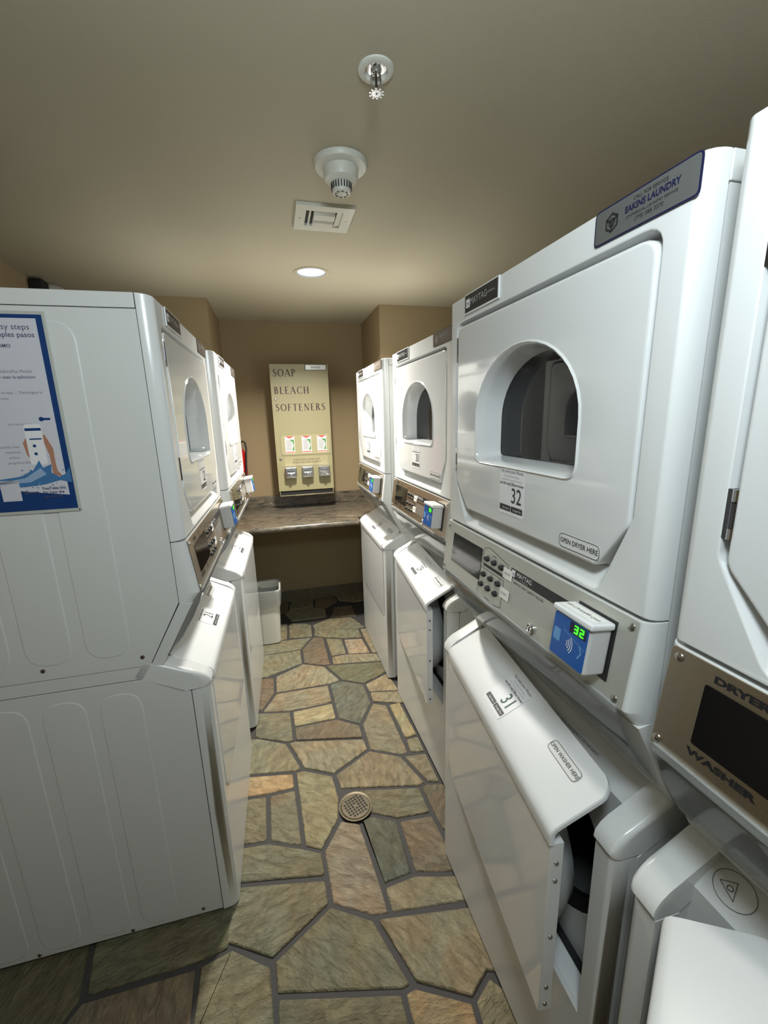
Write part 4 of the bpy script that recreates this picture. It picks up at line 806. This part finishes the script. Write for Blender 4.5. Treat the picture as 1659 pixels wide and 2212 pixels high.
def sprinkler():
    t = thing('sprinkler_head', DN(.273, 1.045), 0, 'chrome fire sprinkler in a round white escutcheon, nearest fitting on the ceiling', 'sprinkler')
    g = G(); g.lathe(0, 0, [(.039, 0), (.0385, .003), (.034, .006), (.026, .006), (.024, .002), (.023, -.0005)], 'plastic', DF, 36); g.build('escutcheon', t)
    g = G(); g.lathe(0, 0, [(.024, .0002), (.020, .001), (.012, .001), (.010, .008), (.007, .010), (.001, .010)], 'chrome', DF, 24)
    for s in (-1, 1):
        L = [(s * .009, 0, .008), (s * .011, 0, .020), (s * .009, 0, .032), (s * .003, 0, .040)]
        g.loops([[(x + .0022 * cos(a), y + .0022 * sin(a), z) for a in [pi / 3 * k for k in range(6)]] for x, y, z in L], 'chrome', DF)
    g.cyl(0, 0, .0025, .01, .036, 'black', DF, 8); g.build('head_frame', t)
    g = G(); g.cyl(0, 0, .005, .036, .042, 'chrome', DF, 12); g.cyl(0, 0, .0115, .042, .0435, 'chrome', DF, 20)
    for k in range(10): a = 2 * pi * k / 10; g.box(.010, .0165, -.0018, .0018, .042, .0435, 'chrome', (Vector((0, 0, 0)), Vector((cos(a), sin(a), 0)), Vector((-sin(a), cos(a), 0)), Vector((0, 0, -1))))
    g.cyl(0, 0, .002, .0435, .0442, 'black', DF, 8); g.build('deflector', t)
sprinkler()
def smoke():
    t = thing('smoke_detector', DN(.250, 1.395), 0, 'white smoke detector with a slotted nose, between sprinkler and square vent', 'smoke detector')
    g = G(); g.lathe(0, 0, [(.078, 0), (.078, .008), (.074, .014), (.052, .017)], 'plastic', DF, 44); g.build('base_plate', t)
    g = G(); g.lathe(0, 0, [(.052, .012), (.050, .034), (.047, .044), (.036, .050), (.031, .053)], 'plastic', DF, 40); g.build('body', t)
    g = G(); g.lathe(0, 0, [(.030, .050), (.028, .071), (.026, .077), (.023, .079), (.001, .079)], 'plastic', DF, 32)
    for k in range(22):
        a = 2 * pi * k / 22; g.box(.0285, .0305, -.0016, .0016, .054, .070, 'black', (Vector((0, 0, 0)), Vector((cos(a), sin(a), 0)), Vector((-sin(a), cos(a), 0)), Vector((0, 0, -1))))
    for k in range(8):
        a = 2 * pi * k / 8; g.box(.015, .020, -.004, .004, 0.0785, .0798, 'black', (Vector((0, 0, 0)), Vector((cos(a), sin(a), 0)), Vector((-sin(a), cos(a), 0)), Vector((0, 0, -1))))
    g.build('sensor_nose', t)
smoke()
def vent():
    t = thing('ceiling_vent', DN(.238, 1.737), 0, 'square cream ceiling vent with a raised middle louvre and dark side slots', 'vent')
    g = G(); a, b = .103, .099; g.holed(rect(-a, a, -b, b), [rect(-.066, .066, -.058, .062)], .010, 'plastic', DF); g.loops([[(x, y, 0) for x, y in rect(-a, a, -b, b)], [(x, y, .008) for x, y in rect(-a, a, -b, b)], [(x, y, .010) for x, y in rect(-a, a, -b, b)]], 'plastic', DF, False, False)
    q = rect(-.066, .066, -.058, .062); g.loops([[(x, y, .010) for x, y in q], [(x, y, .001) for x, y in q]], 'plastic', DF, False, False); g.build('face_plate', t)
    g = G(); g.box(-.066, .066, -.058, .062, .0005, .0015, 'black', DF); g.build('dark_opening', t)
    g = G()
    prof = [(-.055, .004), (-.045, .016), (-.012, .019), (.0, .008), (.012, .019), (.045, .016), (.058, .004)]
    g.loops([[(x, y, h) for y, h in prof] for x in (-.038, .038)], 'plastic', DF); g.build('louvre', t)
    for x, m in ((-.051, 'plastic'), (.047, 'plastic')): g = G(); g.box(x - .003, x + .003, -.056, .060, .001, .009, m, DF); g.build('slot_bar', t)
    g = G(); g.box(.050, .066, -.058, .062, .0015, .005, 'plastic', DF); g.build('side_flap', t)
    for x in (-.085, .085): g = G(); g.lathe(x, 0, [(.0045, .010), (.003, .0115), (.0004, .012)], 'screw', DF, 10); g.build('screw', t)
vent()
def valve():
    t = thing('wall_valve', (XL, 2.66, 2.215), 0, 'white rounded pipe end with a dark fitting high on the left wall', 'valve')
    F = (Vector((0, 0, 0)), Vector((0, 1, 0)), Vector((0, 0, 1)), Vector((1, 0, 0)))
    g = G(); g.lathe(.10, .015, [(.035, 0), (.052, .02), (.052, .07), (.035, .10), (.001, .11)], 'plastic', F, 20); g.build('pipe_end', t)
    g = G(); g.box(-.035, .025, -.05, .055, 0, .07, 'dark', F, .012); g.build('dark_fitting', t)
valve()
